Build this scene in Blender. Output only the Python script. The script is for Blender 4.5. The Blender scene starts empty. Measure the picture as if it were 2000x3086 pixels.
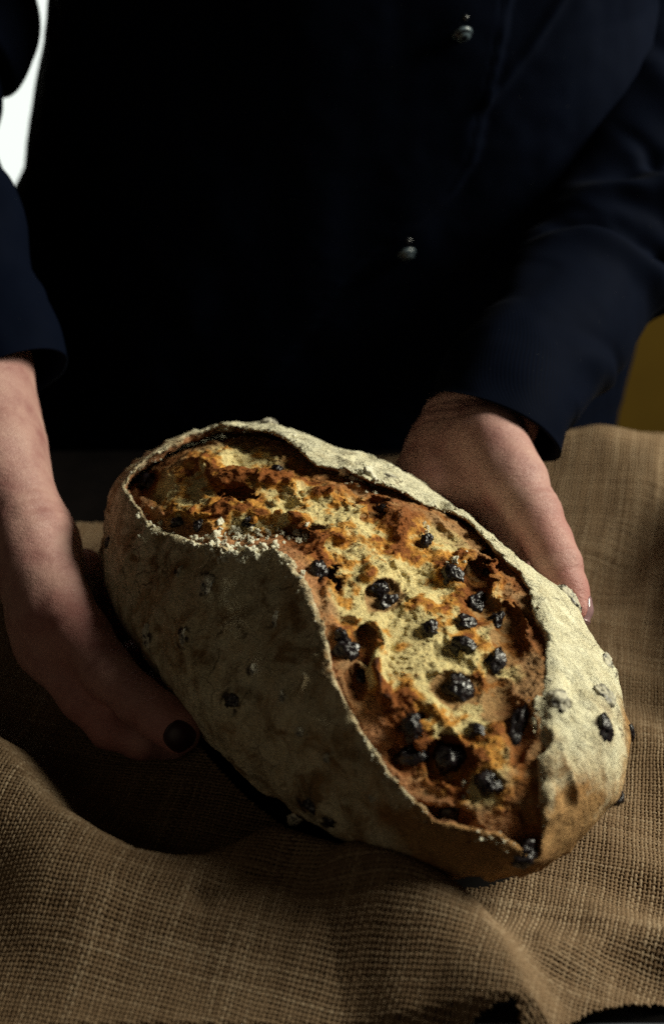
import bpy, math
import numpy as np
from mathutils import Vector, Matrix
from mathutils.bvhtree import BVHTree

# ------------------------------------------------------------------ camera, light, exposure
scene = bpy.context.scene
COL = scene.collection
cam_data = bpy.data.cameras.new("camera")
cam = bpy.data.objects.new("camera", cam_data)
COL.objects.link(cam)
scene.camera = cam
cam.location = (-0.019, -0.53, 0.505)
cam.rotation_euler = (math.radians(90 - 34.5), 0, 0)
cam_data.sensor_fit = 'HORIZONTAL'
cam_data.sensor_width = 24
cam_data.lens = 50
cam_data.clip_start = 0.05
cam_data.clip_end = 50
cam_data.dof.use_dof = True
cam_data.dof.focus_distance = 0.66
cam_data.dof.aperture_fstop = 5.0

world = bpy.data.worlds.new("World")
scene.world = world
world.use_nodes = True
bg = world.node_tree.nodes["Background"]
bg.inputs[0].default_value = (1.0, 0.83, 0.60, 1)
bg.inputs[1].default_value = 0.010

def lamp(name, loc, target, size, power, color):
    d = bpy.data.lights.new(name, 'AREA')
    d.shape = 'RECTANGLE'; d.size, d.size_y = size
    d.energy = power; d.color = color
    o = bpy.data.objects.new(name, d); COL.objects.link(o)
    o.location = loc
    o.rotation_euler = (Vector(target) - Vector(loc)).to_track_quat('-Z', 'Y').to_euler()
    return o
KEY = lamp("window_light", (1.30, 0.27, 1.00), (0, 0, 0.06), (0.62, 0.62), 48, (1.0, 0.965, 0.77))
FILL = lamp("fill_light", (-0.60, -1.05, 0.70), (0, 0, 0.06), (0.8, 0.8), 0.70, (1.0, 0.81, 0.55))  # soft fill added at front left to model the loaf's near side

scene.view_settings.view_transform = 'Standard'
scene.view_settings.look = 'None'
scene.view_settings.gamma = 1
scene.view_settings.exposure = 0
scene.view_settings.use_curve_mapping = False
scene.render.engine = 'CYCLES'
scene.cycles.use_denoising = False
scene.cycles.max_bounces = 6

# ------------------------------------------------------------------ helpers
RNG = np.random.default_rng(7)
_lat = np.random.default_rng(12).uniform(-1, 1, 64 ** 3).astype(np.float32)

def vnoise(P, scale, seed=0):
    """smooth value noise in [-1, 1] at points P (N,3)"""
    P = np.asarray(P)
    ia, wa = [], []
    for k in range(3):
        q = P[:, k].astype(np.float32) * np.float32(1 / scale) + np.float32(seed * 5.317 + 200.5 + 3.7 * k)
        i = np.floor(q)
        f = q - i
        f = f * f * f * (f * (f * 6 - 15) + 10)
        i = i.astype(np.int32)
        sh = (12, 6, 0)[k]
        ia.append(((i & 63) << sh, ((i + 1) & 63) << sh)); wa.append((1 - f, f))
    out = 0
    for dx in (0, 1):
        for dy in (0, 1):
            ixy = ia[0][dx] | ia[1][dy]; w = wa[0][dx] * wa[1][dy]
            out = out + w * (wa[2][0] * _lat[ixy | ia[2][0]] + wa[2][1] * _lat[ixy | ia[2][1]])
    return out

def fbm(P, scale, octaves=3, seed=0, gain=0.5):
    out, amp, tot = 0, 1.0, 0
    for k in range(octaves):
        out = out + amp * vnoise(P, scale / 2.03 ** k, seed + k * 3)
        tot += amp; amp *= gain
    return out / tot

def smoothstep(a, b, x):
    t = np.clip((x - a) / (b - a), 0, 1)
    return t * t * (3 - 2 * t)

def poly_dist(P2, line):
    """distance of points (N,2) to an open polyline, and signed side"""
    best = np.full(len(P2), 1e9); side = np.zeros(len(P2)); along = np.zeros(len(P2))
    L = np.asarray(line, float)
    seg = np.linalg.norm(L[1:] - L[:-1], axis=1); acc = np.r_[0, np.cumsum(seg)]
    for k in range(len(L) - 1):
        a, b = L[k], L[k + 1]
        ab = b - a
        t = np.clip(((P2 - a) @ ab) / (ab @ ab), 0, 1)
        d = P2 - (a + t[:, None] * ab)
        r = np.hypot(d[:, 0], d[:, 1])
        m = r < best
        best[m] = r[m]
        side[m] = (ab[0] * d[m, 1] - ab[1] * d[m, 0]) / (np.hypot(*ab) * r[m] + 1e-12)
        along[m] = (acc[k] + t[m] * seg[k]) / acc[-1]
    return best, side, along

def surface_nets(f, org, h):
    ins = f < 0
    n = np.zeros(tuple(s - 1 for s in f.shape), np.int8)
    C = [(i, j, k) for i in (0, 1) for j in (0, 1) for k in (0, 1)]
    sh = [s - 1 for s in f.shape]
    sub = lambda A, c: A[c[0]:c[0] + sh[0], c[1]:c[1] + sh[1], c[2]:c[2] + sh[2]]
    for c in C: n += sub(ins, c)
    act = np.argwhere((n > 0) & (n < 8))
    idx = np.full(n.shape, -1, np.int32)
    idx[tuple(act.T)] = np.arange(len(act))
    vals = np.stack([f[tuple((act + np.array(c)).T)] for c in C], 1).astype(np.float64)
    corner = np.array(C, float)
    acc = np.zeros((len(act), 3)); cnt = np.zeros(len(act))
    for a in range(8):
        for b in range(a + 1, 8):
            if np.abs(corner[a] - corner[b]).sum() != 1: continue
            va, vb = vals[:, a], vals[:, b]
            m = (va < 0) != (vb < 0)
            t = va[m] / (va[m] - vb[m])
            acc[m] += corner[a] + t[:, None] * (corner[b] - corner[a]); cnt[m] += 1
    V = (act + acc / cnt[:, None]) * h + np.asarray(org)
    quads = []
    for ax in range(3):
        sl0 = [slice(1, s - 1) for s in f.shape]; sl1 = list(sl0)
        sl0[ax] = slice(0, f.shape[ax] - 1); sl1[ax] = slice(1, f.shape[ax])
        A, B = ins[tuple(sl0)], ins[tuple(sl1)]
        off = np.array([1, 1, 1]); off[ax] = 0
        for flip in (False, True):
            e = np.argwhere((A & ~B) if not flip else (~A & B)) + off
            if not len(e): continue
            u, v = [(1, 2), (2, 0), (0, 1)][ax]
            du = np.zeros(3, int); du[u] = 1
            dv = np.zeros(3, int); dv[v] = 1
            q = [idx[tuple(w.T)] for w in (e - du - dv, e - dv, e, e - du)]
            if flip: q = q[::-1]
            quads.append(np.stack(q, 1))
    Q = np.concatenate(quads)
    return V, Q[(Q >= 0).all(1)]

def sdf_grid(coarse, fine, lo, hi, h, margin, stride=4):
    """sample a signed field on a grid, in full only near the surface found on a coarse grid"""
    n = [int(math.ceil((hi[i] - lo[i]) / (h * stride))) * stride + 1 for i in range(3)]
    ax = [lo[i] + np.arange(n[i]) * h for i in range(3)]
    cax = [a[::stride] for a in ax]
    C = np.stack(np.meshgrid(*cax, indexing='ij'), -1)
    cs = C.shape[:3]
    cd = coarse(C.reshape(-1, 3)).reshape(cs)
    flag = np.abs(cd) < margin + stride * h
    fl = np.zeros_like(flag)
    for i in (0, 1):
        for j in (0, 1):
            for k in (0, 1):
                fl[:cs[0] - 1, :cs[1] - 1, :cs[2] - 1] |= flag[i:cs[0] - 1 + i, j:cs[1] - 1 + j, k:cs[2] - 1 + k]
    up = lambda A: A.repeat(stride, 0).repeat(stride, 1).repeat(stride, 2)[:n[0], :n[1], :n[2]]
    f = np.where(up(cd) < 0, -0.05, 0.05).astype(np.float32)
    idx = np.argwhere(up(fl))
    P = np.stack([ax[i][idx[:, i]] for i in range(3)], 1)
    f[tuple(idx.T)] = fine(P)
    return f, (ax[0][0], ax[1][0], ax[2][0])

def mesh_np(name, V, Q, smooth=True, attrs=None, colors=None, uv=None):
    V = np.asarray(V, np.float32); Q = np.asarray(Q, np.int32)
    k = Q.shape[1]
    me = bpy.data.meshes.new(name)
    me.vertices.add(len(V)); me.vertices.foreach_set("co", V.ravel())
    me.loops.add(Q.size); me.loops.foreach_set("vertex_index", Q.ravel())
    me.polygons.add(len(Q))
    me.polygons.foreach_set("loop_start", np.arange(0, Q.size, k, dtype=np.int32))
    me.polygons.foreach_set("use_smooth", np.full(len(Q), smooth))
    for nm, a in (attrs or {}).items():
        at = me.attributes.new(nm, 'FLOAT', 'POINT'); at.data.foreach_set("value", np.asarray(a, np.float32).ravel())
    for nm, a in (colors or {}).items():
        a = np.asarray(a, np.float32)
        at = me.attributes.new(nm, 'FLOAT_COLOR', 'POINT')
        at.data.foreach_set("color", np.concatenate([a, np.ones((len(a), 1), np.float32)], 1).ravel())
    if uv is not None:
        lay = me.uv_layers.new(name="UVMap")
        lay.data.foreach_set("uv", np.asarray(uv, np.float32)[Q.ravel()].ravel())
    me.update(calc_edges=True)
    me.validate()
    return me

def link(name, me, mat=None, parent=None, **props):
    o = bpy.data.objects.new(name, me); COL.objects.link(o)
    if mat is not None and me is not None and not me.materials: me.materials.append(mat)
    if parent is not None: o.parent = parent
    for k, v in props.items(): o[k] = v
    return o

def grid_quads(nu, nv, wrap_u=False):
    iu = np.arange(nu if wrap_u else nu - 1); iv = np.arange(nv - 1)
    U, Vv = np.meshgrid(iu, iv, indexing='ij')
    U = U.ravel(); Vv = Vv.ravel(); U1 = (U + 1) % nu
    return np.stack([U * nv + Vv, U1 * nv + Vv, U1 * nv + Vv + 1, U * nv + Vv + 1], 1)

# ------------------------------------------------------------------ materials
class NT:
    """small node-tree writer"""
    def __init__(s, name, rough=0.6, spec=0.3):
        s.m = bpy.data.materials.new(name); s.m.use_nodes = True
        s.t = s.m.node_tree; s.n = s.t.nodes; s.b = s.n["Principled BSDF"]
        s.b.inputs["Roughness"].default_value = rough
        s.b.inputs["Specular IOR Level"].default_value = spec
    def node(s, typ, **inp):
        n = s.n.new(typ)
        for k, v in inp.items():
            k2 = int(k[1:]) if k[0] == 'i' and k[1:].isdigit() else k.replace('_', ' ')
            if isinstance(k2, str) and hasattr(n, k) and not (k2 in n.inputs): setattr(n, k, v); continue
            s.set(n.inputs[k2], v)
        return n
    def set(s, sock, v):
        if isinstance(v, bpy.types.NodeSocket): s.t.links.new(v, sock)
        elif isinstance(v, tuple) and len(v) == 3 and sock.type == 'RGBA': sock.default_value = v + (1,)
        else: sock.default_value = v
    def coord(s, kind="Object", scale=(1, 1, 1), rot=(0, 0, 0)):
        c = s.node("ShaderNodeTexCoord"); m = s.node("ShaderNodeMapping")
        s.t.links.new(c.outputs[kind], m.inputs[0])
        m.inputs["Scale"].default_value = scale; m.inputs["Rotation"].default_value = rot
        return m.outputs[0]
    def noise(s, vec, scale, detail=4, rough=0.55, dist=0.0):
        n = s.node("ShaderNodeTexNoise"); s.set(n.inputs["Vector"], vec)
        n.inputs["Scale"].default_value = scale; n.inputs["Detail"].default_value = detail
        n.inputs["Roughness"].default_value = rough; n.inputs["Distortion"].default_value = dist
        return n.outputs[0]
    def ramp(s, fac, stops):
        n = s.node("ShaderNodeValToRGB"); s.set(n.inputs[0], fac)
        el = n.color_ramp.elements
        while len(el) < len(stops): el.new(0.5)
        for e, (p, c) in zip(el, stops):
            e.position = p; e.color = (c + (1,)) if isinstance(c, tuple) else (c, c, c, 1)
        return n.outputs[0]
    def mix(s, fac, a, b, mode='MIX'):
        n = s.node("ShaderNodeMix"); n.data_type = 'RGBA'; n.blend_type = mode
        s.set(n.inputs[0], fac); s.set(n.inputs[6], a); s.set(n.inputs[7], b)
        return n.outputs[2]
    def math(s, op, a, b=0.0, clamp=False):
        n = s.node("ShaderNodeMath"); n.operation = op; n.use_clamp = clamp
        s.set(n.inputs[0], a); s.set(n.inputs[1], b)
        return n.outputs[0]
    def attr(s, name, out="Color"):
        n = s.node("ShaderNodeAttribute"); n.attribute_name = name
        return n.outputs[out]
    def bump(s, height, strength, dist, prev=None):
        n = s.node("ShaderNodeBump"); s.set(n.inputs["Height"], height)
        n.inputs["Strength"].default_value = strength; n.inputs["Distance"].default_value = dist
        if prev is not None: s.set(n.inputs["Normal"], prev)
        return n.outputs[0]
    def out(s, color=None, normal=None, rough=None):
        if color is not None: s.set(s.b.inputs["Base Color"], color)
        if normal is not None: s.set(s.b.inputs["Normal"], normal)
        if rough is not None: s.set(s.b.inputs["Roughness"], rough)
        return s.m

def mat_burlap():
    t = NT("burlap", 0.85, 0.15)
    v = t.coord()
    tone = t.attr("tone", "Fac")
    c = t.ramp(tone, [(0.0, (0.115, 0.072, 0.040)), (0.5, (0.26, 0.175, 0.105)), (1.0, (0.46, 0.35, 0.235))])
    n = t.noise(v, 900, 3, 0.6)
    c = t.mix(t.math('MULTIPLY', n, 0.7), c, (0.075, 0.045, 0.022))
    patch = t.noise(v, 14, 3)
    c = t.mix(t.ramp(patch, [(0.4, 0.0), (0.75, 0.45)]), c, (0.15, 0.09, 0.048))
    b = t.bump(t.noise(v, 2600, 2, 0.7), 0.6, 0.0006)
    return t.out(c, b)

def mat_crust():
    t = NT("floured_crust", 0.9, 0.12)
    v = t.coord()
    attr = t.attr("Col")
    fl = t.node("ShaderNodeSeparateColor"); t.set(fl.inputs[0], attr)
    flour = fl.outputs[0]; inner = fl.outputs[1]; dark = fl.outputs[2]
    bake = t.ramp(t.noise(v, 24, 5, 0.6), [(0.3, (0.36, 0.17, 0.06)), (0.5, (0.48, 0.28, 0.12)), (0.72, (0.27, 0.115, 0.04))])
    big = t.noise(v, 30, 7, 0.66, 0.6); fine = t.noise(v, 190, 6, 0.75)
    streak = t.noise(t.coord(scale=(1, 1, 0.35), rot=(0.3, 0.2, 0.1)), 150, 5, 0.7, 0.8)
    m = t.math('ADD', t.math('MULTIPLY', big, 0.8), t.math('MULTIPLY', fine, 0.40))
    m = t.math('ADD', m, t.math('MULTIPLY', t.math('SUBTRACT', streak, 0.5), 0.5))
    m = t.math('ADD', m, t.math('SUBTRACT', t.math('MULTIPLY', flour, 0.9), 0.74))
    cover = t.ramp(m, [(0.24, 0.0), (0.40, 0.45), (0.54, 0.80), (0.70, 1.0)])
    fcol = t.ramp(t.noise(v, 120, 6, 0.78), [(0.28, (0.60, 0.52, 0.33)), (0.46, (0.84, 0.785, 0.56)), (0.70, (0.92, 0.89, 0.69))])
    fcol = t.mix(t.ramp(flour, [(0.82, 0.32), (0.98, 0.0)]), fcol, (0.68, 0.53, 0.30))
    smudge = t.noise(v, 48, 6, 0.7, 0.9)
    fcol = t.mix(t.math('MULTIPLY', t.ramp(smudge, [(0.47, 0.0), (0.62, 0.95)]), t.ramp(flour, [(0.80, 1.0), (0.98, 0.12)])), fcol, (0.27, 0.165, 0.075))
    c = t.mix(cover, bake, fcol)
    # hairline cracks in the flour
    w = t.node("ShaderNodeVectorMath"); w.operation = 'ADD'
    wn = t.node("ShaderNodeTexNoise"); t.set(wn.inputs["Vector"], v); wn.inputs["Scale"].default_value = 60
    sc = t.node("ShaderNodeVectorMath"); sc.operation = 'SCALE'; t.set(sc.inputs[0], wn.outputs["Color"]); sc.inputs["Scale"].default_value = 0.02
    t.set(w.inputs[0], v); t.set(w.inputs[1], sc.outputs[0])
    vo = t.node("ShaderNodeTexVoronoi"); vo.feature = 'DISTANCE_TO_EDGE'; t.set(vo.inputs["Vector"], w.outputs[0]); vo.inputs["Scale"].default_value = 62
    gate = t.ramp(t.noise(v, 45, 4), [(0.50, 0.0), (0.62, 1.0)])
    crack = t.math('MULTIPLY', t.ramp(vo.outputs[0], [(0.0, 1.0), (0.03, 0.0)]), gate)
    c = t.mix(t.math('MULTIPLY', crack, 0.7), c, (0.11, 0.055, 0.03))
    c = t.mix(dark, c, (0.035, 0.02, 0.018))
    tan = t.ramp(t.noise(v, 300, 4, 0.7), [(0.3, (0.30, 0.12, 0.05)), (0.7, (0.47, 0.24, 0.12))])
    c = t.mix(inner, c, tan)
    n1 = t.noise(v, 420, 4, 0.75); n2 = t.noise(v, 1500, 2, 0.7)
    wr = t.noise(t.coord(scale=(1, 1, 0.6)), 95, 5, 0.65, 1.2)
    b = t.bump(wr, 1.0, 0.0095)
    b = t.bump(t.math('SUBTRACT', n1, t.math('MULTIPLY', crack, 0.8)), 0.8, 0.0022, b)
    b = t.bump(n2, 0.8, 0.0009, b)
    return t.out(c, b)

def mat_crumb():
    t = NT("torn_crumb", 0.75, 0.2)
    v = t.coord()
    c = t.attr("Col")
    n = t.noise(v, 480, 4, 0.72)
    c = t.mix(0.55, c, t.ramp(n, [(0.28, (0.38, 0.34, 0.29)), (0.5, (0.54, 0.54, 0.54)), (0.72, (0.72, 0.72, 0.70))]), 'OVERLAY')
    vo = t.node("ShaderNodeTexVoronoi"); t.set(vo.inputs["Vector"], t.coord(scale=(1, 0.7, 1))); vo.inputs["Scale"].default_value = 520
    vo.inputs["Randomness"].default_value = 1.0
    b = t.bump(t.noise(t.coord(scale=(0.5, 1, 1)), 420, 6, 0.78, 0.6), 0.8, 0.0022)
    b = t.bump(vo.outputs[0], 0.6, 0.0012, b)
    b = t.bump(t.noise(v, 1500, 3, 0.7), 0.6, 0.0007, b)
    t.b.inputs["Subsurface Weight"].default_value = 0.0
    t.b.inputs["Subsurface Radius"].default_value = (1.0, 0.5, 0.2)
    t.b.inputs["Subsurface Scale"].default_value = 0.002
    return t.out(c, b)

def mat_raisin(dusty):
    t = NT("dusted_raisin" if dusty else "raisin", 0.3, 0.5)
    v = t.coord(); g = t.coord("Generated")
    n = t.noise(g, 5, 4, 0.6)
    c = t.ramp(n, [(0.3, (0.003, 0.0024, 0.0035)), (0.7, (0.014, 0.008, 0.010))])
    if dusty:
        f = t.ramp(t.noise(g, 3.2, 6, 0.68), [(0.40, 0.0), (0.52, 0.95)])
        c = t.mix(f, c, t.ramp(t.noise(g, 14, 3, 0.6), [(0.3, (0.40, 0.37, 0.30)), (0.7, (0.66, 0.62, 0.47))]))
        rg = t.math('ADD', t.math('MULTIPLY', f, 0.6), 0.3)
    else:
        f = t.ramp(t.noise(g, 7, 5, 0.7), [(0.66, 0.0), (0.80, 0.35)])
        c = t.mix(f, c, (0.26, 0.21, 0.16))
        rg = t.math('ADD', t.math('MULTIPLY', n, 0.32), 0.17)
    b = t.bump(t.noise(g, 4, 2, 0.5, 0.8), 0.18, 0.1)
    return t.out(c, b, rg)

def mat_flour():
    t = NT("flour", 0.95, 0.1)
    v = t.coord()
    c = t.ramp(t.noise(v, 500, 3), [(0.3, (0.70, 0.66, 0.50)), (0.7, (0.84, 0.81, 0.67))])
    return t.out(c, t.bump(t.noise(v, 1400, 3, 0.7), 0.7, 0.0006))

def mat_skin():
    t = NT("skin", 0.48, 0.35)
    v = t.coord()
    blot = t.noise(v, 55, 4, 0.6)
    c = t.ramp(blot, [(0.3, (0.28, 0.130, 0.120)), (0.5, (0.37, 0.205, 0.182)), (0.72, (0.44, 0.270, 0.232))])
    red = t.attr("flush", "Fac")
    c = t.mix(t.math('MULTIPLY', red, 0.65), c, (0.34, 0.11, 0.10))
    wr = t.noise(t.coord(scale=(1, 2.6, 2.6)), 260, 4, 0.62, 0.5)
    vo = t.node("ShaderNodeTexVoronoi"); vo.feature = 'DISTANCE_TO_EDGE'; t.set(vo.inputs["Vector"], t.coord(scale=(1, 1.5, 1.5))); vo.inputs["Scale"].default_value = 900
    b = t.bump(wr, 0.5, 0.0012)
    b = t.bump(vo.outputs[0], 0.5, 0.0005, b)
    t.b.inputs["Subsurface Weight"].default_value = 0.0
    t.b.inputs["Subsurface Radius"].default_value = (1.0, 0.35, 0.2)
    t.b.inputs["Subsurface Scale"].default_value = 0.004
    return t.out(c, b)

def mat_jacket():
    t = NT("navy_twill", 0.8, 0.025)
    uv = t.coord("UV")
    w = t.node("ShaderNodeTexWave"); t.set(w.inputs["Vector"], uv); w.inputs["Scale"].default_value = 260; w.inputs["Distortion"].default_value = 0.6
    w.bands_direction = 'DIAGONAL'
    v = t.coord()
    c = t.mix(t.noise(v, 30, 3), (0.0006, 0.0017, 0.0062), (0.0012, 0.0030, 0.0105))
    c = t.mix(t.math('MULTIPLY', w.outputs[1], 0.5), c, (0.0015, 0.002, 0.0045))
    # stray specks of flour
    sp = t.ramp(t.noise(v, 700, 1), [(0.80, 0.0), (0.86, 0.25)])
    c = t.mix(sp, c, (0.3, 0.3, 0.28))
    b = t.bump(w.outputs[1], 0.12, 0.0005)
    b = t.bump(t.noise(v, 1300, 2, 0.6), 0.25, 0.0004, b)
    t.b.inputs["Sheen Weight"].default_value = 0.004
    t.b.inputs["Sheen Roughness"].default_value = 0.5
    return t.out(c, b)

def mat_plain(name, color, rough, spec=0.4, var=0.15, scale=40, bump=0.0):
    t = NT(name, rough, spec)
    v = t.coord()
    lo = tuple(max(0, x * (1 - var)) for x in color); hi = tuple(min(1, x * (1 + var)) for x in color)
    n = t.noise(v, scale, 5, 0.6)
    c = t.ramp(n, [(0.3, lo), (0.7, hi)])
    return t.out(c, t.bump(n, bump, 0.002) if bump else None)

M = dict(burlap=mat_burlap(), crust=mat_crust(), crumb=mat_crumb(), raisin=mat_raisin(False), raisin_d=mat_raisin(True),
         flour=mat_flour(), skin=mat_skin(), jacket=mat_jacket(),
         nail_dark=mat_plain("dark_nail_polish", (0.022, 0.005, 0.007), 0.45, 0.3),
         nail_clear=mat_plain("nail", (0.22, 0.13, 0.14), 0.15, 0.7),
         table=mat_plain("dark_lacquered_wood", (0.004, 0.003, 0.003), 0.6, 0.1, 0.4, 30),
         wall=mat_plain("mustard_wall_paint", (0.105, 0.060, 0.005), 0.8, 0.2, 0.12, 12, 0.1),
         glint=None, frame=mat_plain("window_frame_paint", (0.7, 0.72, 0.70), 0.5),
         black=mat_plain("black_button_plastic", (0.008, 0.009, 0.012), 0.12, 0.6),
         pearl=mat_plain("grey_button_stripe", (0.085, 0.115, 0.14), 0.3, 0.45))

def mat_glint():
    t = NT("glint_metal", 0.42, 0.5); t.b.inputs["Metallic"].default_value = 1.0
    n = t.noise(t.coord(scale=(4, 200, 200)), 8, 3)
    return t.out(t.ramp(n, [(0.3, (0.30, 0.33, 0.40)), (0.7, (0.42, 0.46, 0.54))]))
M['glint'] = mat_glint()

# ------------------------------------------------------------------ measured layout (metres)
LOAF_C = (-0.0127, 0.0063, 0.0671)
LOAF_YAW = -0.9229
LOAF_ABC = (0.1637, 0.0905, 0.0626)
LOAF_E = 0.8641
SLASH_AXES = ((0.6091, 0.7931, 0.0058), (-0.5043, 0.3817, 0.7746), (0.6121, -0.4747, 0.6325))
LIP_NEAR = [(-0.1146, 0.0709), (-0.1018, 0.0557), (-0.0918, 0.0458), (-0.0728, 0.0401), (-0.0529, 0.0345), (-0.0322, 0.0351), (-0.0217, 0.0226), (-0.0165, 0.0107), (-0.0115, 0.001), (-0.0057, -0.0138), (-0.0001, -0.0264), (0.0062, -0.0404), (0.0124, -0.0525), (0.0194, -0.0628), (0.0264, -0.0714), (0.0352, -0.0773), (0.0456, -0.0815), (0.0579, -0.0832), (0.0688, -0.0871), (0.0779, -0.0947)]
LIP_FAR = [(-0.1146, 0.0709), (-0.1119, 0.0802), (-0.1021, 0.0864), (-0.087, 0.0973), (-0.0696, 0.11), (-0.055, 0.1085), (-0.0379, 0.1039), (-0.0227, 0.0925), (-0.0132, 0.0823), (0.0064, 0.0748), (0.0215, 0.0689), (0.0343, 0.0632), (0.0474, 0.0592), (0.0604, 0.0529), (0.0697, 0.0433), (0.0764, 0.0341), (0.0813, 0.0232), (0.0843, 0.0128), (0.0866, 0.0039), (0.0881, -0.0046), (0.0867, -0.0156), (0.0838, -0.0263), (0.0809, -0.0367), (0.0791, -0.0469), (0.0777, -0.0572), (0.0774, -0.0693), (0.0785, -0.08), (0.0779, -0.0947)]
HOLES = [(0.0613, 0.0238, 0.0097, 0.0097), (0.0612, 0.0077, 0.0091, 0.0086), (0.0737, -0.0027, 0.0082, 0.0134), (0.0659, -0.0315, 0.0082, 0.0103), (0.0489, -0.0261, 0.0112, 0.0073), (-0.0173, 0.0426, 0.0119, 0.0073), (0.0172, 0.0135, 0.0086, 0.0082), (0.0424, -0.0767, 0.0103, 0.0065), (0.0156, 0.0575, 0.0112, 0.0065), (-0.006, 0.0215, 0.0073, 0.0091), (0.0088, -0.0083, 0.0056, 0.0129), (0.0725, -0.0419, 0.0073, 0.0138), (0.0424, -0.0556, 0.0108, 0.0108), (0.0277, -0.0419, 0.0078, 0.0082), (-0.0513, 0.065, 0.0129, 0.0047), (0.0054, -0.0219, 0.0052, 0.0078), (-0.104, 0.0753, 0.0073, 0.0073), (0.0705, 0.0317, 0.0047, 0.006), (0.0249, -0.0542, 0.0078, 0.006)]
RIDGES = [([(0.0131, 0.0029), (0.0163, -0.0082), (0.0149, -0.0209), (0.0189, -0.0333)], 0.009, 0.0022), ([(0.0009, 0.0058), (0.0131, 0.0029)], 0.006, 0.002), ([(-0.1056, 0.065), (-0.0915, 0.0576), (-0.0823, 0.0598), (-0.0702, 0.0552), (-0.0593, 0.057), (-0.046, 0.0531), (-0.0334, 0.0551), (-0.0207, 0.0515)], 0.006, 0.003), ([(0.027, 0.0531), (0.0257, 0.0393), (0.0196, 0.0286), (0.0116, 0.0245)], 0.006, 0.0035), ([(-0.0338, 0.061), (-0.0086, 0.0669), (0.0064, 0.0699)], 0.005, 0.003), ([(-0.0302, 0.0321), (-0.0202, 0.0368), (-0.0062, 0.0447), (-0.0021, 0.0414)], 0.006, 0.002), ([(-0.0719, 0.0841), (-0.0614, 0.0754), (-0.0437, 0.0774), (-0.0236, 0.0694)], 0.006, 0.004), ([(0.0661, 0.0147), (0.0714, 0.0209), (0.0693, 0.0316), (0.0586, 0.0334)], 0.003, 0.0015), ([(0.0807, 0.003), (0.0801, -0.0065), (0.0721, -0.0156), (0.0621, -0.0209)], 0.003, 0.0015), ([(0.0598, -0.0262), (0.0693, -0.0245), (0.0713, -0.0332), (0.0624, -0.0435)], 0.004, 0.0015), ([(0.0365, -0.0191), (0.0493, -0.0182), (0.0583, -0.0217)], 0.004, 0.002), ([(-0.0079, 0.0185), (-0.0058, 0.0029), (-0.002, -0.0046)], 0.004, 0.002), ([(0.0283, -0.07), (0.0458, -0.0748), (0.0528, -0.0712)], 0.004, 0.002), ([(0.0234, -0.0333), (0.0289, -0.0297), (0.0359, -0.0332)], 0.003, 0.002)]
RAISINS = [(0.0283, 0.0264, 0.056, 0.0069, 0.0091, 20), (0.0538, 0.0209, 0.0553, 0.0095, 0.0129, -20), (0.0525, -0.0167, 0.0561, 0.0099, 0.0112, 30), (0.0413, -0.0157, 0.0572, 0.0099, 0.0091, 0), (0.0255, -0.0246, 0.0566, 0.0082, 0.0168, -10), (0.0153, -0.0277, 0.056, 0.0095, 0.0112, 20), (0.0747, 0.018, 0.053, 0.0099, 0.0112, 0), (0.0825, 0.0033, 0.053, 0.0099, 0.0091, -20), (0.0775, -0.0116, 0.0534, 0.0108, 0.0099, 0), (0.0916, -0.0051, 0.051, 0.0112, 0.0095, 10), (0.0878, 0.0195, 0.0502, 0.0073, 0.0099, 10), (0.1057, 0.0004, 0.0473, 0.0082, 0.0134, 15), (0.059, -0.0453, 0.0471, 0.0125, 0.0095, -35), (0.0518, -0.042, 0.0494, 0.0073, 0.0073, 0), (0.0735, -0.0471, 0.0439, 0.0065, 0.0078, 0), (0.1064, -0.0222, 0.0446, 0.0121, 0.0129, 0), (0.1043, -0.0453, 0.0359, 0.0116, 0.0125, 0), (0.1235, -0.0253, 0.0365, 0.0073, 0.0091, 0), (0.1316, -0.0091, 0.0358, 0.0103, 0.0198, 10), (0.1115, -0.0526, 0.0272, 0.0129, 0.0091, -10), (0.1249, -0.0407, 0.0282, 0.0172, 0.0172, 30), (0.1381, -0.0326, 0.0228, 0.0125, 0.0142, -30), (0.1337, -0.048, 0.0112, 0.0095, 0.0086, 0), (-0.1311, -0.0324, 0.029, 0.0112, 0.0121, 0), (-0.0656, 0.007, 0.0556, 0.0095, 0.0073, 20), (-0.0707, -0.0486, 0.0436, 0.0086, 0.006, 0), (-0.0584, -0.0447, 0.0475, 0.0052, 0.0047, 0), (-0.0373, -0.0308, 0.0545, 0.006, 0.0073, 0), (-0.0051, 0.0273, 0.0564, 0.0095, 0.0078, 30), (-0.0556, 0.0423, 0.0489, 0.0103, 0.0069, 30), (-0.0178, 0.065, 0.0387, 0.0078, 0.0056, 20), (0.0062, 0.0735, 0.0347, 0.0082, 0.0056, 30), (-0.0027, -0.0339, 0.0545, 0.0065, 0.0052, 0), (0.0569, 0.042, 0.0489, 0.0047, 0.0052, 0)]
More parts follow.
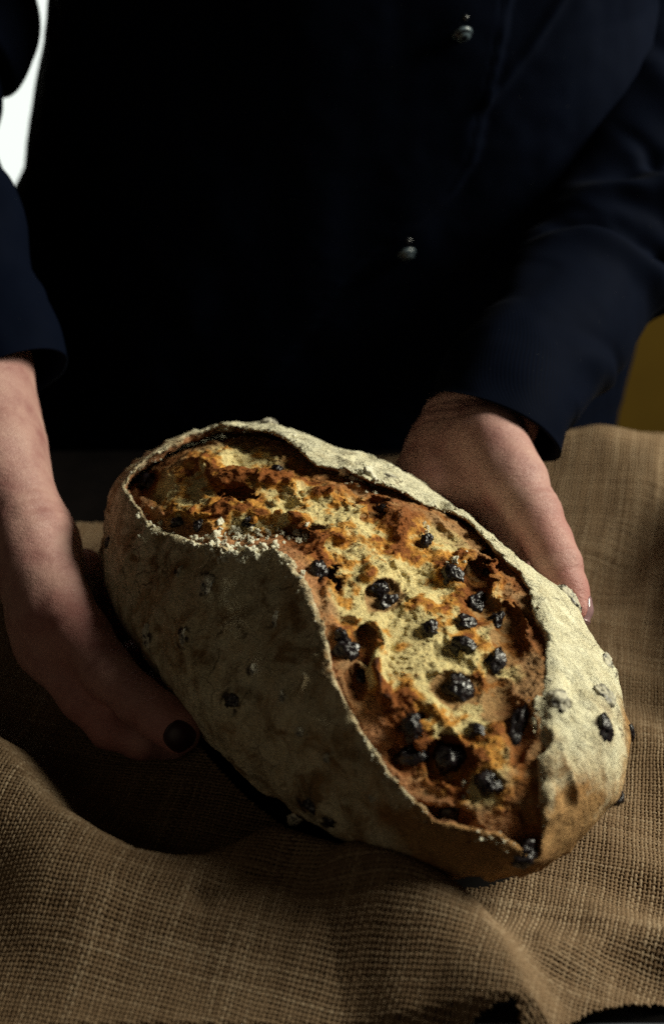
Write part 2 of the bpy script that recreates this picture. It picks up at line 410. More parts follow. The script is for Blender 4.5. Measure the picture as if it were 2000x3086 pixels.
CRUST_RAISINS = [(-0.02, -0.065, 0.0432, 0.0078, 0.0121, 10), (0.0304, -0.0854, 0.0188, 0.0108, 0.0095, 0), (-0.015, -0.0829, 0.0248, 0.0056, 0.0099, 20), (-0.0426, -0.0878, 0.009, 0.0052, 0.0095, 0), (0.076, 0.0769, 0.029, 0.0091, 0.0151, -35), (0.1176, 0.0607, 0.0228, 0.0121, 0.0108, -30), (0.1348, 0.0381, 0.0305, 0.0065, 0.0121, -30), (0.1479, 0.0245, 0.0269, 0.0099, 0.0134, 10), (0.1335, 0.0108, 0.0403, 0.0129, 0.0125, 0), (0.142, 0.0517, 0.0064, 0.0052, 0.0095, 0), (0.1584, 0.0301, -0.0073, 0.0099, 0.0073, -30), (0.0823, -0.0817, -0.005, 0.0112, 0.0086, 20), (0.0925, -0.0782, -0.0083, 0.0121, 0.0078, 20), (0.0688, -0.0797, -0.0263, 0.0086, 0.0065, 0), (0.1583, -0.0292, -0.0024, 0.0116, 0.0082, -20), (-0.1219, 0.0415, 0.0425, 0.0095, 0.006, 10), (-0.0338, 0.0548, 0.0489, 0.0086, 0.0047, 20), (-0.1136, -0.0675, 0.0153, 0.0047, 0.0086, 0), (0.0534, -0.0743, 0.0319, 0.0056, 0.0065, 0), (0.0255, -0.0588, 0.0469, 0.0052, 0.0086, 10), (0.0692, -0.0768, 0.0249, 0.0047, 0.0065, 0), (-0.0409, -0.0676, 0.0399, 0.0039, 0.0056, 0), (0.0325, -0.0758, 0.0329, 0.0043, 0.006, 0), (0.1086, -0.0702, 0.0144, 0.0056, 0.0043, 0), (0.0854, -0.0751, 0.0213, 0.0043, 0.0056, 0)]
FLOUR = [(-0.0414, -0.0469, 0.0522), (-0.0334, -0.0472, 0.0526), (-0.0314, -0.0423, 0.0546), (-0.0228, -0.0444, 0.0542), (-0.0213, -0.0392, 0.056), (-0.0239, -0.0337, 0.0577), (-0.0372, -0.0396, 0.0552), (-0.0453, -0.0519, 0.0496), (-0.018, -0.0328, 0.0581), (-0.0119, -0.0321, 0.0584), (-0.0148, -0.0263, 0.0597), (-0.0063, -0.0237, 0.0604), (-0.0168, -0.0449, 0.0541), (-0.0283, -0.0507, 0.0513), (-0.0366, -0.0513, 0.0505), (-0.0139, -0.0382, 0.0566), (-0.0274, -0.0412, 0.0552), (-0.0231, -0.0517, 0.0509), (-0.0152, -0.0423, 0.0552), (-0.0799, -0.0583, 0.0405), (-0.0943, -0.0548, 0.0389), (-0.0343, 0.0313, 0.0579), (-0.0294, 0.033, 0.0577), (-0.0324, 0.0409, 0.0551), (-0.0269, 0.0407, 0.0555), (-0.0411, 0.0311, 0.0576), (-0.0363, 0.0412, 0.0548), (-0.0266, 0.028, 0.0591), (0.0166, 0.0349, 0.0576), (0.0161, -0.0375, 0.0568), (0.0485, 0.0274, 0.0579), (0.1387, -0.0449, 0.0222)]
# hands
L_FOREARM = [(-0.2471, 0.2494, 0.2001, 0.0279), (-0.2216, 0.1524, 0.135, 0.0293), (-0.2003, 0.0981, 0.1123, 0.0237), (-0.1783, 0.0599, 0.0886, 0.0171)]
L_FOREARM2 = [(-0.2513, 0.2622, 0.1923, 0.0284), (-0.2263, 0.1656, 0.1223, 0.0275), (-0.2052, 0.1205, 0.0955, 0.0225), (-0.185, 0.0814, 0.0705, 0.0173)]
L_PALM = [(-0.177, 0.0532, 0.0823, 0.0166), (-0.1638, 0.0231, 0.0634, 0.0189), (-0.1569, 0.0086, 0.0528, 0.0161)]
L_THUMB = [(-0.1682, 0.0391, 0.0761, 0.016), (-0.1453, 0.0043, 0.0642, 0.0146), (-0.1274, -0.0184, 0.0577, 0.0126), (-0.111, -0.0344, 0.0539, 0.0112), (-0.1009, -0.0443, 0.0536, 0.0112), (-0.091, -0.0528, 0.0517, 0.0103)]
L_BACK = [(-0.1771, 0.0627, 0.0697, 0.0172), (-0.1661, 0.0201, 0.0431, 0.0138)]
L_BACK2 = [(-0.1757, 0.0774, 0.0647, 0.0154), (-0.1642, 0.0524, 0.0371, 0.0167), (-0.158, 0.0902, 0.0391, 0.0125)]
L_INDEX = [(-0.1652, 0.0124, 0.0495, 0.0136), (-0.1438, -0.0137, 0.038, 0.0112), (-0.129, -0.0259, 0.0291, 0.0098), (-0.113, -0.0298, 0.0234, 0.009), (-0.0993, -0.0232, 0.0153, 0.0082)]
L_MID = [(-0.1692, 0.0316, 0.0334, 0.0125), (-0.147, 0.0087, 0.0177, 0.0108), (-0.1253, 0.0086, 0.0087, 0.0099), (-0.1091, 0.0211, 0.0003, 0.0092)]
L_RING = [(-0.1663, 0.0536, 0.0301, 0.0121), (-0.1468, 0.0353, 0.0122, 0.0107), (-0.125, 0.0402, 0.0017, 0.0099), (-0.1079, 0.0543, -0.0043, 0.0091)]
L_PINKY = [(-0.158, 0.0881, 0.0361, 0.0116), (-0.1423, 0.0745, 0.0162, 0.0096), (-0.1219, 0.0781, 0.0039, 0.0088), (-0.1064, 0.0926, -0.0016, 0.008)]
R_FOREARM = [(0.1674, 0.3164, 0.1564, 0.0293), (0.1228, 0.2351, 0.1264, 0.0263), (0.0844, 0.1733, 0.1124, 0.021), (0.0694, 0.145, 0.1065, 0.02)]
R_FOREARM2 = [(0.1666, 0.3259, 0.1525, 0.0296), (0.1191, 0.2442, 0.1219, 0.0266), (0.0788, 0.1821, 0.1075, 0.0212), (0.0663, 0.1519, 0.1024, 0.0197)]
R_PALM = [(0.0669, 0.1404, 0.1087, 0.0203), (0.055, 0.1164, 0.0967, 0.0252), (0.0467, 0.1005, 0.0858, 0.0254)]
R_PALM2 = [(0.0627, 0.1499, 0.103, 0.0186), (0.0458, 0.1342, 0.0854, 0.0215), (0.0366, 0.121, 0.0751, 0.0219)]
R_THUMB = [(0.0666, 0.1062, 0.1154, 0.0195), (0.076, 0.0789, 0.1056, 0.0177), (0.0849, 0.0586, 0.099, 0.0142), (0.0911, 0.0433, 0.0927, 0.0119), (0.0954, 0.0318, 0.0865, 0.0118), (0.0993, 0.0209, 0.0795, 0.0097), (0.1028, 0.0108, 0.0737, 0.0077)]
R_INDEX = [(0.0689, 0.0852, 0.0848, 0.0139), (0.0739, 0.0587, 0.0727, 0.0109), (0.0723, 0.051, 0.0528, 0.0101), (0.0625, 0.0536, 0.0301, 0.0089)]
R_MID = [(0.057, 0.1004, 0.0716, 0.0138), (0.0588, 0.0802, 0.051, 0.0114), (0.0546, 0.0721, 0.0304, 0.0105), (0.0435, 0.0717, 0.0123, 0.0092)]
R_RING = [(0.0443, 0.1183, 0.0623, 0.0134), (0.0443, 0.1016, 0.0381, 0.0112), (0.0373, 0.0931, 0.0169, 0.0103), (0.0256, 0.094, 0.0005, 0.009)]
R_PINKY = [(0.033, 0.1349, 0.06, 0.012), (0.0284, 0.1234, 0.0345, 0.01), (0.0211, 0.116, 0.0149, 0.0091), (0.0114, 0.1168, -0.0016, 0.0082)]
L_NAIL = ((-0.0893, -0.0615, 0.0567), (-0.1102, -0.0341, 0.0542))
R_NAIL = ((0.107, 0.0069, 0.0769), (0.0958, 0.0314, 0.086))
# sleeves centre + radius
L_SLEEVE = [(-0.1985, 0.151, 0.1276, 0.0323), (-0.2081, 0.1669, 0.1419, 0.0325), (-0.2214, 0.1892, 0.1567, 0.0349), (-0.2347, 0.2181, 0.1811, 0.0386), (-0.2476, 0.2494, 0.2001, 0.0381), (-0.257, 0.2791, 0.2168, 0.0357), (-0.2589, 0.2891, 0.2226, 0.0369), (-0.2577, 0.3041, 0.2356, 0.0413), (-0.2581, 0.3168, 0.2452, 0.0384), (-0.2595, 0.3278, 0.2524, 0.0312), (-0.254, 0.3365, 0.2562, 0.0442), (-0.249, 0.35, 0.2671, 0.0477), (-0.2522, 0.3695, 0.2777, 0.0466), (-0.2631, 0.409, 0.2999, 0.0499), (-0.2654, 0.4807, 0.3336, 0.0608), (-0.2359, 0.5661, 0.3696, 0.0732)]
R_SLEEVE = [(0.0718, 0.1314, 0.1079, 0.0384), (0.082, 0.1579, 0.1182, 0.0399), (0.1019, 0.1929, 0.125, 0.0409), (0.1225, 0.2315, 0.13, 0.0445), (0.1432, 0.2728, 0.1371, 0.0455), (0.1674, 0.3164, 0.1564, 0.049), (0.1926, 0.3676, 0.1868, 0.0544), (0.2131, 0.422, 0.2217, 0.0574), (0.221, 0.4762, 0.2653, 0.0601), (0.2137, 0.5318, 0.3108, 0.0675), (0.1788, 0.5961, 0.3603, 0.0817)]
FLAP = [(0.0871, 0.3096), (0.0857, 0.2953), (0.0817, 0.2631), (0.0772, 0.2348), (0.0716, 0.197), (0.0594, 0.1746), (0.033, 0.1515), (0.0167, 0.1426), (-0.0053, 0.1216), (-0.0221, 0.0969)]
CREASE = [(0.1267, 0.3096), (0.1182, 0.2953), (0.1007, 0.2656), (0.0772, 0.2348)]
BUTTON_XZ = [(0.0563, 0.2796), (0.028, 0.1382)]

# ------------------------------------------------------------------ setting: table, back wall, window
def rounded_box(name, lo, hi, r, mat, seg=4, parent=None, **props):
    import bmesh
    bm = bmesh.new()
    bmesh.ops.create_cube(bm, size=1)
    for v in bm.verts:
        for i in range(3): v.co[i] = lo[i] + (v.co[i] + 0.5) * (hi[i] - lo[i])
    if r: bmesh.ops.bevel(bm, geom=bm.edges[:], offset=r, segments=seg, profile=0.5, affect='EDGES')
    me = bpy.data.meshes.new(name); bm.to_mesh(me); bm.free()
    for p in me.polygons: p.use_smooth = r > 0
    return link(name, me, mat, parent, **props)

table = link("table", None, label="dark lacquered table under the burlap, its edge glinting at lower right", category="table")
rounded_box("table_top", (-0.62, -0.172, -0.03), (0.62, 0.285, -0.0015), 0.005, M['table'], 4, table)
rounded_box("edge_glint", (-0.62, -0.1785, -0.011), (0.62, -0.1722, -0.0005), 0.0025, M['glint'], 4, table)  # metal strip standing in for the reflected glint on the dark table edge
for sx in (-1, 1):
    for yy in (-0.13, 0.25):
        rounded_box("leg", (sx * 0.56 - 0.025, yy - 0.025, -0.75), (sx * 0.56 + 0.025, yy + 0.025, -0.031), 0.004, M['table'], 2, table)
WY = 1.25
rounded_box("wall", (-0.119, WY, -0.76), (1.6, WY + 0.1, 1.7), 0, M['wall'], kind="structure")
rounded_box("floor", (-2.2, -1.6, -0.80), (2.2, WY, -0.76), 0, mat_plain("dark_floor", (0.03, 0.022, 0.016), 0.6), kind="structure")
win = link("window", None, label="bright overexposed window glowing behind the arm at upper left", category="window")
win.location = (-0.40, WY, -0.6)
t = NT("daylit_pane"); t.b.inputs["Emission Color"].default_value = (0.93, 1.0, 0.94, 1); t.b.inputs["Emission Strength"].default_value = 1.0
t.b.inputs["Base Color"].default_value = (0.1, 0.1, 0.1, 1)
rounded_box("pane", (-0.20, 0.03, 0.03), (0.22, 0.036, 1.2), 0, t.m, 1, win)
for z0 in (0.0, 1.2): rounded_box("rail", (-0.26, 0.0, z0), (0.28, 0.06, z0 + 0.03), 0.004, M['frame'], 2, win)
for x0 in (-0.26, 0.22): rounded_box("stile", (x0, 0.0, 0.0305), (x0 + 0.06, 0.06, 1.1995), 0.004, M['frame'], 2, win)
rounded_box("wall", (-1.6, WY, -0.76), (-0.661, WY + 0.1, 1.7), 0, M['wall'], kind="structure")

# ------------------------------------------------------------------ loaf frame
LC = np.array(LOAF_C); LA, LB, LCc = LOAF_ABC
cyw, syw = math.cos(LOAF_YAW), math.sin(LOAF_YAW)
E1, E2, ED = (np.array(v) for v in SLASH_AXES)
def to_world(L):
    L = np.asarray(L)
    return np.stack([L[..., 0] * cyw - L[..., 1] * syw, L[..., 0] * syw + L[..., 1] * cyw, L[..., 2]], -1) + LC
def to_loaf(P):
    d = np.asarray(P) - LC
    return np.stack([d[..., 0] * cyw + d[..., 1] * syw, -d[..., 0] * syw + d[..., 1] * cyw, d[..., 2]], -1)
def rho(L):
    r = np.sqrt((L[..., 1] / LB) ** 2 + (L[..., 2] / LCc) ** 2)
    return (np.abs(L[..., 0] / LA) ** (2 / LOAF_E) + r ** (2 / LOAF_E)) ** (LOAF_E / 2)

# ------------------------------------------------------------------ burlap cloth woven of threads
RIM = [(-0.29, 0.037), (-0.222, -0.015), (-0.180, -0.049), (-0.164, -0.073), (-0.150, -0.092), (-0.128, -0.109), (-0.108, -0.119), (-0.088, -0.123),
       (-0.073, -0.122), (-0.060, -0.116), (-0.047, -0.106), (-0.028, -0.096), (-0.003, -0.102)]
RIM2 = [(-0.003, -0.104), (0.012, -0.117), (0.024, -0.132), (0.038, -0.150), (0.049, -0.165), (0.056, -0.184)]
def cloth_z(xy):
    P3 = np.concatenate([xy, np.zeros((len(xy), 1))], 1)
    x, y = xy[:, 0], xy[:, 1]
    z = 0.0035 + 0.0022 * fbm(P3, 0.06, 3, 1) + 0.002
    d, s, al = poly_dist(xy, RIM)
    outside = smoothstep(0.9, -0.9, s)
    hgt = 0.035 + 0.006 * vnoise(P3, 0.05, 4)
    fade = 1 - 0.5 * smoothstep(-0.075, 0.03, x)
    z = z + hgt * fade * (outside * np.exp(-(d / 0.060) ** 2) + (1 - outside) * np.exp(-(d / 0.019) ** 2))
    d2, s2, a2 = poly_dist(xy, RIM2)
    left2 = smoothstep(0.9, -0.9, s2)
    z = z + 0.024 * (left2 * np.exp(-(d2 / 0.034) ** 2) + (1 - left2) * np.exp(-(d2 / 0.0135) ** 2)) * smoothstep(-0.15, 0.1, a2)
    # broad dome of cloth before the loaf
    z = z + 0.024 * np.exp(-((x - 0.004) / 0.046) ** 2 - ((y + 0.148) / 0.034) ** 2)
    # small pleat beside the rim of the hollow
    d3, s3, a3 = poly_dist(xy, [(-0.073, -0.138), (-0.05, -0.130), (-0.02, -0.12)])
    z = z - 0.004 * np.exp(-(d3 / 0.006) ** 2) * (1 - a3)
    # hump of bunched cloth behind the right hand, with a valley before it
    hump = np.exp(-((x - 0.215) / 0.10) ** 2 - ((y - 0.205) / 0.06) ** 2)
    z = z + 0.042 * hump
    d4, s4, a4 = poly_dist(xy, [(0.135, 0.11), (0.19, 0.17), (0.22, 0.24)])
    z = z - 0.010 * np.exp(-(d4 / 0.013) ** 2)
    d5, s5, a5 = poly_dist(xy, [(0.10, 0.235), (0.15, 0.24)])
    z = z + 0.018 * np.exp(-(d5 / 0.03) ** 2)
    # tall fold added out of view at the right to shade the valley
    d8, s8, a8 = poly_dist(xy, [(0.26, 0.16), (0.245, 0.10), (0.245, 0.03)])
    z = z + 0.086 * np.exp(-(d8 / 0.030) ** 2)
    # low waves at the lower right
    d6, s6, a6 = poly_dist(xy, [(0.075, -0.148), (0.10, -0.141), (0.135, -0.148), (0.2, -0.14)])
    z = z + 0.010 * np.exp(-(d6 / 0.013) ** 2)
    z = z + 0.003 * np.sin((x * 0.75 + y) * 95 + 2 * vnoise(P3, 0.08, 9)) * smoothstep(0.05, 0.13, x) * smoothstep(0.08, 0.0, y)
    # press flat below the loaf
    L = to_loaf(np.concatenate([xy, np.full((len(xy), 1), LC[2])], 1))
    r = np.sqrt((L[:, 0] / LA) ** 2 + (L[:, 1] / LB) ** 2)
    z = 0.0038 + (z - 0.0038) * smoothstep(0.72, 1.12, r)
    # over the front edge of the table
    z = z - np.maximum(0, -0.186 - y) * 1.4
    z = np.where(y > -0.176, 0.0025 + 0.002 * np.logaddexp(0, (z - 0.0025) / 0.002), z)
    # lifted hem with the hollow beneath it
    d7, s7, a7 = poly_dist(xy, [(0.012, -0.185), (0.035, -0.180), (0.056, -0.177)])
    z = z + 0.006 * np.exp(-(d7 / 0.016) ** 2)
    return z
HEM = [(-0.5, -0.26), (0.018, -0.26), (0.020, -0.204), (0.026, -0.195), (0.038, -0.190), (0.053, -0.187), (0.060, -0.196), (0.062, -0.21), (0.064, -0.21),
       (0.067, -0.194), (0.074, -0.184), (0.088, -0.175), (0.105, -0.170), (0.135, -0.167), (0.5, -0.163)]
def cloth_far(x):
    return np.interp(x, [-0.5, -0.16, -0.13, 0.0, 0.1, 0.5], [0.180, 0.184, 0.225, 0.262, 0.268, 0.275])
def inside_cloth(xy):
    hem = np.interp(xy[:, 0], [h[0] for h in HEM], [h[1] for h in HEM])
    return (xy[:, 1] > hem) & (xy[:, 1] < cloth_far(xy[:, 0])) & (xy[:, 0] > -0.29) & (xy[:, 0] < 0.29)

PITCH = 0.00198
ROT = math.radians(13)
cr, sr = math.cos(ROT), math.sin(ROT)
def cloth_xy(uv):
    x = uv[:, 0] * cr + uv[:, 1] * sr; y = -uv[:, 0] * -sr * -1 + uv[:, 1] * cr
    P = np.stack([x, y, np.zeros_like(x)], 1)
    return np.stack([x + 0.007 * vnoise(P, 0.11, 21) + 0.0007 * vnoise(P, 0.012, 23), y + 0.007 * vnoise(P, 0.11, 22) + 0.0007 * vnoise(P, 0.012, 24)], 1)
def cloth_point(uv):
    xy = cloth_xy(uv)
    return xy
def build_threads(name, axis, parent):
    n = int(0.66 / PITCH)
    i = np.arange(n) - n // 2
    ms = 2
    j = np.arange(n * ms) - n * ms // 2
    I, J = np.meshgrid(i, j, indexing='ij')
    a = I.ravel() * PITCH; b = J.ravel() * PITCH / ms
    jit = RNG.normal(0, 0.00010, n)[:, None] + np.zeros_like(J, float)
    a = a + jit.ravel()
    uv = np.stack([a, b], 1) if axis == 0 else np.stack([b, a], 1)
    xy = cloth_xy(uv)
    ok = inside_cloth(xy)
    L = to_loaf(np.concatenate([xy, np.full((len(xy), 1), LC[2])], 1))
    ok &= np.sqrt((L[:, 0] / LA) ** 2 + (L[:, 1] / LB) ** 2) > 0.80
    z = cloth_z(xy)
    P = np.concatenate([xy, z[:, None]], 1)
    G = P.reshape(n, n * ms, 3)
    N = np.cross(np.gradient(G, axis=0).reshape(-1, 3), np.gradient(G, axis=1).reshape(-1, 3))
    N *= np.sign(N[:, 2:3]); N /= np.linalg.norm(N, axis=1)[:, None] + 1e-15
    ph = (I.ravel() + (0 if axis == 0 else 1)) * math.pi + J.ravel() / ms * math.pi
    P = P + N * (0.00038 * np.cos(ph))[:, None]
    G = P.reshape(n, n * ms, 3)
    T = np.gradient(G, axis=1).reshape(-1, 3); T /= np.linalg.norm(T, axis=1)[:, None] + 1e-12
    S = np.cross(N, T)
    key = np.stack([I.ravel() * 3.1, b / 0.02, np.full(len(b), axis * 9.0)], 1)
    w = 0.00085 * (1 + 0.11 * RNG.normal(0, 1, n).clip(-1.6, 1.6))[:, None] + np.zeros((n, n * ms))
    w = w.ravel() * (1 + 0.32 * vnoise(key, 1.0, 31))
    h = 0.00044 * (1 + 0.3 * vnoise(key, 0.7, 33))
    prof = [(-1.0, -0.7), (-0.52, 0.62), (0.52, 0.62), (1.0, -0.7)]
    V = np.stack([P + S * (w * u)[:, None] + N * (h * q)[:, None] for u, q in prof], 1)
    tone = 0.53 + 0.06 * RNG.normal(0, 1, n)[:, None] + np.zeros((n, n * ms))
    tone = np.clip(tone.ravel() + 0.34 * vnoise(key, 1.6, 35), 0, 1)
    okg = ok.reshape(n, n * ms); seg = okg[:, :-1] & okg[:, 1:]
    r, c = np.nonzero(seg)
    base = (r * n * ms + c) * 4
    Q = np.concatenate([np.stack([base + k, base + 4 + k, base + 5 + k, base + k + 1], 1) for k in range(3)])
    if axis == 1: Q = Q
    used = np.unique(Q); remap = np.full(V.shape[0] * 4, -1, np.int32); remap[used] = np.arange(len(used))
    me = mesh_np(name, V.reshape(-1, 3)[used], remap[Q], True, {"tone": np.repeat(tone, 4)[used]})
    return link(name, me, M['burlap'], parent, kind="stuff")
cloth = link("burlap_cloth", None, label="coarse brown burlap cloth bunched in folds under the loaf", category="cloth")
build_threads("warp_threads", 0, cloth)
build_threads("weft_threads", 1, cloth)
# loose jute hairs standing off the weave
def hairs():
    Vs, Qs, k = [], [], 0
    for _ in range(170):
        xy = np.array([[RNG.uniform(-0.2, 0.2), RNG.uniform(-0.165, 0.2)]])
        L = to_loaf(np.array([[xy[0, 0], xy[0, 1], LC[2]]]))[0]
        if not inside_cloth(xy)[0] or (L[0] / LA) ** 2 + (L[1] / LB) ** 2 < 1.15: continue
        p = np.array([xy[0, 0], xy[0, 1], cloth_z(xy)[0] + 0.0005])
        d = RNG.normal(0, 1, 3); d[2] = abs(d[2]) * 0.8; d /= np.linalg.norm(d)
        ln = RNG.uniform(0.003, 0.010); rad = 0.00005
        pts = []
        for q in range(6):
            pts.append(p.copy()); p = p + d * ln / 5; d = d + RNG.normal(0, 0.35, 3) + np.array([0, 0, -0.12]); d /= np.linalg.norm(d)
        for q, c in enumerate(pts):
            for a in range(3):
                an = a * 2.0944
                Vs.append(c + rad * np.array([math.cos(an), math.sin(an), 0.4 * math.sin(an + 1)]))
        for q in range(5):
            for a in range(3):
                Qs.append((k + q * 3 + a, k + q * 3 + (a + 1) % 3, k + q * 3 + 3 + (a + 1) % 3, k + q * 3 + 3 + a))
        k += 18
    me = mesh_np("loose_fibres", Vs, Qs, True, {"tone": np.full(len(Vs), 0.9)})
    link("loose_fibres", me, M['burlap'], cloth, kind="stuff")
hairs()

# ------------------------------------------------------------------ bread loaf
loaf = link("bread_loaf", None, label="crusty floured raisin loaf split open, held between both hands", category="bread")
loaf.location = tuple(LC); loaf.rotation_euler = (0, 0, LOAF_YAW)

# distance maps of the slash in the plane seen along its opening
PQ0, PQH, PQN = -0.20, 0.001, 401
_g = np.arange(PQN) * PQH + PQ0
_GP, _GQ = np.meshgrid(_g, _g, indexing='ij')
_pts = np.stack([_GP.ravel(), _GQ.ravel()], 1)
_dn = poly_dist(_pts, LIP_NEAR)[0].reshape(PQN, PQN)
_df = poly_dist(_pts, LIP_FAR)[0].reshape(PQN, PQN)
def _inside(pts, poly):
    poly = np.asarray(poly); c = np.zeros(len(pts), bool)
    for k in range(len(poly)):
        a, b = poly[k], poly[(k + 1) % len(poly)]
        m = (a[1] > pts[:, 1]) != (b[1] > pts[:, 1])
        with np.errstate(divide='ignore', invalid='ignore'):
            c ^= m & (pts[:, 0] < (b[0] - a[0]) * (pts[:, 1] - a[1]) / (b[1] - a[1] + 1e-12) + a[0])
    return c
_in = _inside(_pts, LIP_NEAR + LIP_FAR[::-1]).reshape(PQN, PQN)
_do = np.where(_in, -1, 1) * np.minimum(_dn, _df)
def look(map_, p, q):
    u = np.clip((p - PQ0) / PQH, 0, PQN - 1.001); v = np.clip((q - PQ0) / PQH, 0, PQN - 1.001)
    i = u.astype(int); j = v.astype(int); a = u - i; b = v - j
    return (map_[i, j] * (1 - a) * (1 - b) + map_[i + 1, j] * a * (1 - b) + map_[i, j + 1] * (1 - a) * b + map_[i + 1, j + 1] * a * b)

def loaf_dist(L, e=0.0008):
    """signed distance-like field of the plain loaf and its outward direction along the slash axis"""
    r = rho(L)
    gx = (rho(L + np.array([e, 0, 0])) - r) / e; gy = (rho(L + np.array([0, e, 0])) - r) / e; gz = (rho(L + np.array([0, 0, e])) - r) / e
    g = np.sqrt(gx * gx + gy * gy + gz * gz) + 1e-9
    return (r - 1) / g, (gx * ED[0] + gy * ED[1] + gz * ED[2]) / g

def box_points(lo, hi, h):
    ax = [np.arange(lo[i], hi[i], h) for i in range(3)]
    return ax, np.stack(np.meshgrid(*ax, indexing='ij'), -1).reshape(-1, 3), tuple(len(a) for a in ax)

CR = np.array([c[:3] for c in CRUST_RAISINS]); CRs = np.array([max(c[3], c[4]) for c in CRUST_RAISINS])
def crust_offset(L, do, df, dn):
    o = 0.0030 * vnoise(L, 0.06, 1) + 0.0009 * vnoise(L, 0.024, 2) + 0.00045 * vnoise(L, 0.010, 3) + 0.0003 * vnoise(L, 0.0042, 4)
    left = smoothstep(0.02, -0.09, L[:, 0])
    ridge = np.where(df < 0.03, left * 0.0045, 0) * np.exp(-(df / 0.016) ** 2)
    lip = (0.0022 + 0.0016 * vnoise(L, 0.02, 6)) * np.exp(-(np.maximum(do, 0) / 0.006) ** 2)
    # the near lip stands up as a broad ear, so the side below it drops steeply
    ear = (0.003 + 0.0075 * np.exp(-((L[:, 0] - 0.015) / 0.055) ** 2)) * np.exp(-np.maximum(do, 0) / 0.020) * smoothstep(0.06, 0.03, dn) * smoothstep(0.0, 0.012, df - dn + 0.006)
    # flaky, blistered patches; the far lip rolls over into the tear
    gate = smoothstep(-0.15, 0.45, vnoise(L, 0.03, 7))
    o = o + gate * (0.0022 * (1 - 2 * np.abs(vnoise(L * np.array([1, 1, 0.6]), 0.0095, 8))) + 0.0011 * vnoise(L, 0.0042, 9))
    roll = -(0.0012 + 0.0035 * smoothstep(0.09, 0.13, L[:, 0])) * np.exp(-(np.maximum(do, 0) / 0.0042) ** 2) * smoothstep(0.002, 0.012, dn - df) * smoothstep(-0.02, 0.05, L[:, 0])
    o = o + lip + ridge + ear + roll + 0.0016 * np.exp(-(np.maximum(do, 0) / 0.012) ** 2) * (1 - 2 * np.abs(vnoise(L, 0.011, 10)))
    for c, s in zip(CR, CRs):
        d = np.linalg.norm(L - c, axis=1)
        o = o + 0.0022 * np.exp(-(d / (s * 0.75)) ** 2)
    return o
def ragged(L, do):
    gate = smoothstep(-0.3, 0.5, vnoise(L, 0.035, 44))
    return do + 0.0034 * vnoise(L, 0.021, 41) + (0.0004 + 0.0024 * gate) * vnoise(L, 0.0062, 42) + 0.0009 * gate * vnoise(L, 0.0028, 43)

H1 = 0.00125
def crust_field(Lb):
    d, face = loaf_dist(Lb)
    p, q = Lb @ E1, Lb @ E2
    do = np.where(face > -0.05, look(_do, p, q), 0.1); df = look(_df, p, q); dn = look(_dn, p, q)
    near_edge = np.exp(-(np.maximum(do, 0) / 0.02) ** 2)
    dd = d - crust_offset(Lb, do, df, dn)
    thick = 0.0046 + 0.0014 * near_edge * smoothstep(0.0, 0.01, df - dn)
    shell = np.maximum(dd, -(dd + thick))
    return np.maximum(shell, -ragged(Lb, do))
def thick_shell(L):
    d = loaf_dist(L)[0]
    return np.maximum(d - 0.006, -(d + 0.008))
f, org = sdf_grid(lambda L: np.abs(loaf_dist(L)[0]) + 0.001, crust_field, (-0.185, -0.114, -0.076), (0.188, 0.115, 0.092), H1, 0.0165)
V, Q = surface_nets(f, org, H1)
# drop the hidden inner skin away from the opening
d, face = loaf_dist(V)
p, q = V @ E1, V @ E2
do = np.where(face > -0.05, look(_do, p, q), 0.1); df = look(_df, p, q); dn = look(_dn, p, q)
off = d - crust_offset(V, do, df, dn)
keep = ~((off < -0.0018) & (do > 0.014))
Q = Q[keep[Q].all(1)]
used = np.unique(Q); remap = np.full(len(V), -1, np.int32); remap[used] = np.arange(len(used)); V, Q = V[used], remap[Q]
off, do, d = off[used], do[used], d[used]
# flour cover, bare inner edge and the dark scars where raisins burst the crust
flour = 0.86 + 0.10 * vnoise(V, 0.04, 51) + 0.06 * vnoise(V, 0.015, 54) - 0.08 * smoothstep(-0.01, -0.06, V[:, 1]) + 0.24 * smoothstep(-0.015, 0.025, V[:, 1])
bare = smoothstep(0.105, 0.145, V[:, 0] - 0.25 * (V[:, 2] + 0.01) + 0.012 * vnoise(V, 0.02, 52)) * smoothstep(0.038, 0.002, V[:, 2] + 0.014 * vnoise(V, 0.03, 53))
flour = flour - 0.60 * bare - 0.30 * smoothstep(-0.030, -0.052, V[:, 2])
near_lip = smoothstep(0.0, 0.01, df[used] - dn[used])
inner = smoothstep(-0.0010 - 0.0022 * near_lip, -0.0024 - 0.0024 * near_lip, off + 0.0008 * vnoise(V, 0.004, 57)) * smoothstep(0.012, 0.004, do)
dark = np.zeros(len(V))
for k, (c, s) in enumerate(zip(CR, CRs)):
    if True:
        dl = V - c
        g = np.exp(-(np.linalg.norm(dl, axis=1) / (s * (0.62 if c[1] < 0 else 0.5))) ** 2) * (vnoise(V, 0.0035, 60 + k) > 0.12)
        dark = np.maximum(dark, g)
dark = smoothstep(0.30, 0.5, dark) * 0.92
rim = np.exp(-np.maximum(do, 0) / 0.005)
V = V + RNG.normal(0, 1, V.shape) * (0.00009 + 0.00016 * rim)[:, None]
crust_me = mesh_np("crust", V, Q, True, None, {"Col": np.stack([np.clip(flour, 0, 1), inner, dark], 1)})
crust = link("crust", crust_me, M['crust'], loaf, label="pale floured crust with ragged torn lips")
crust_bvh = BVHTree.FromPolygons(V.tolist(), Q.tolist())

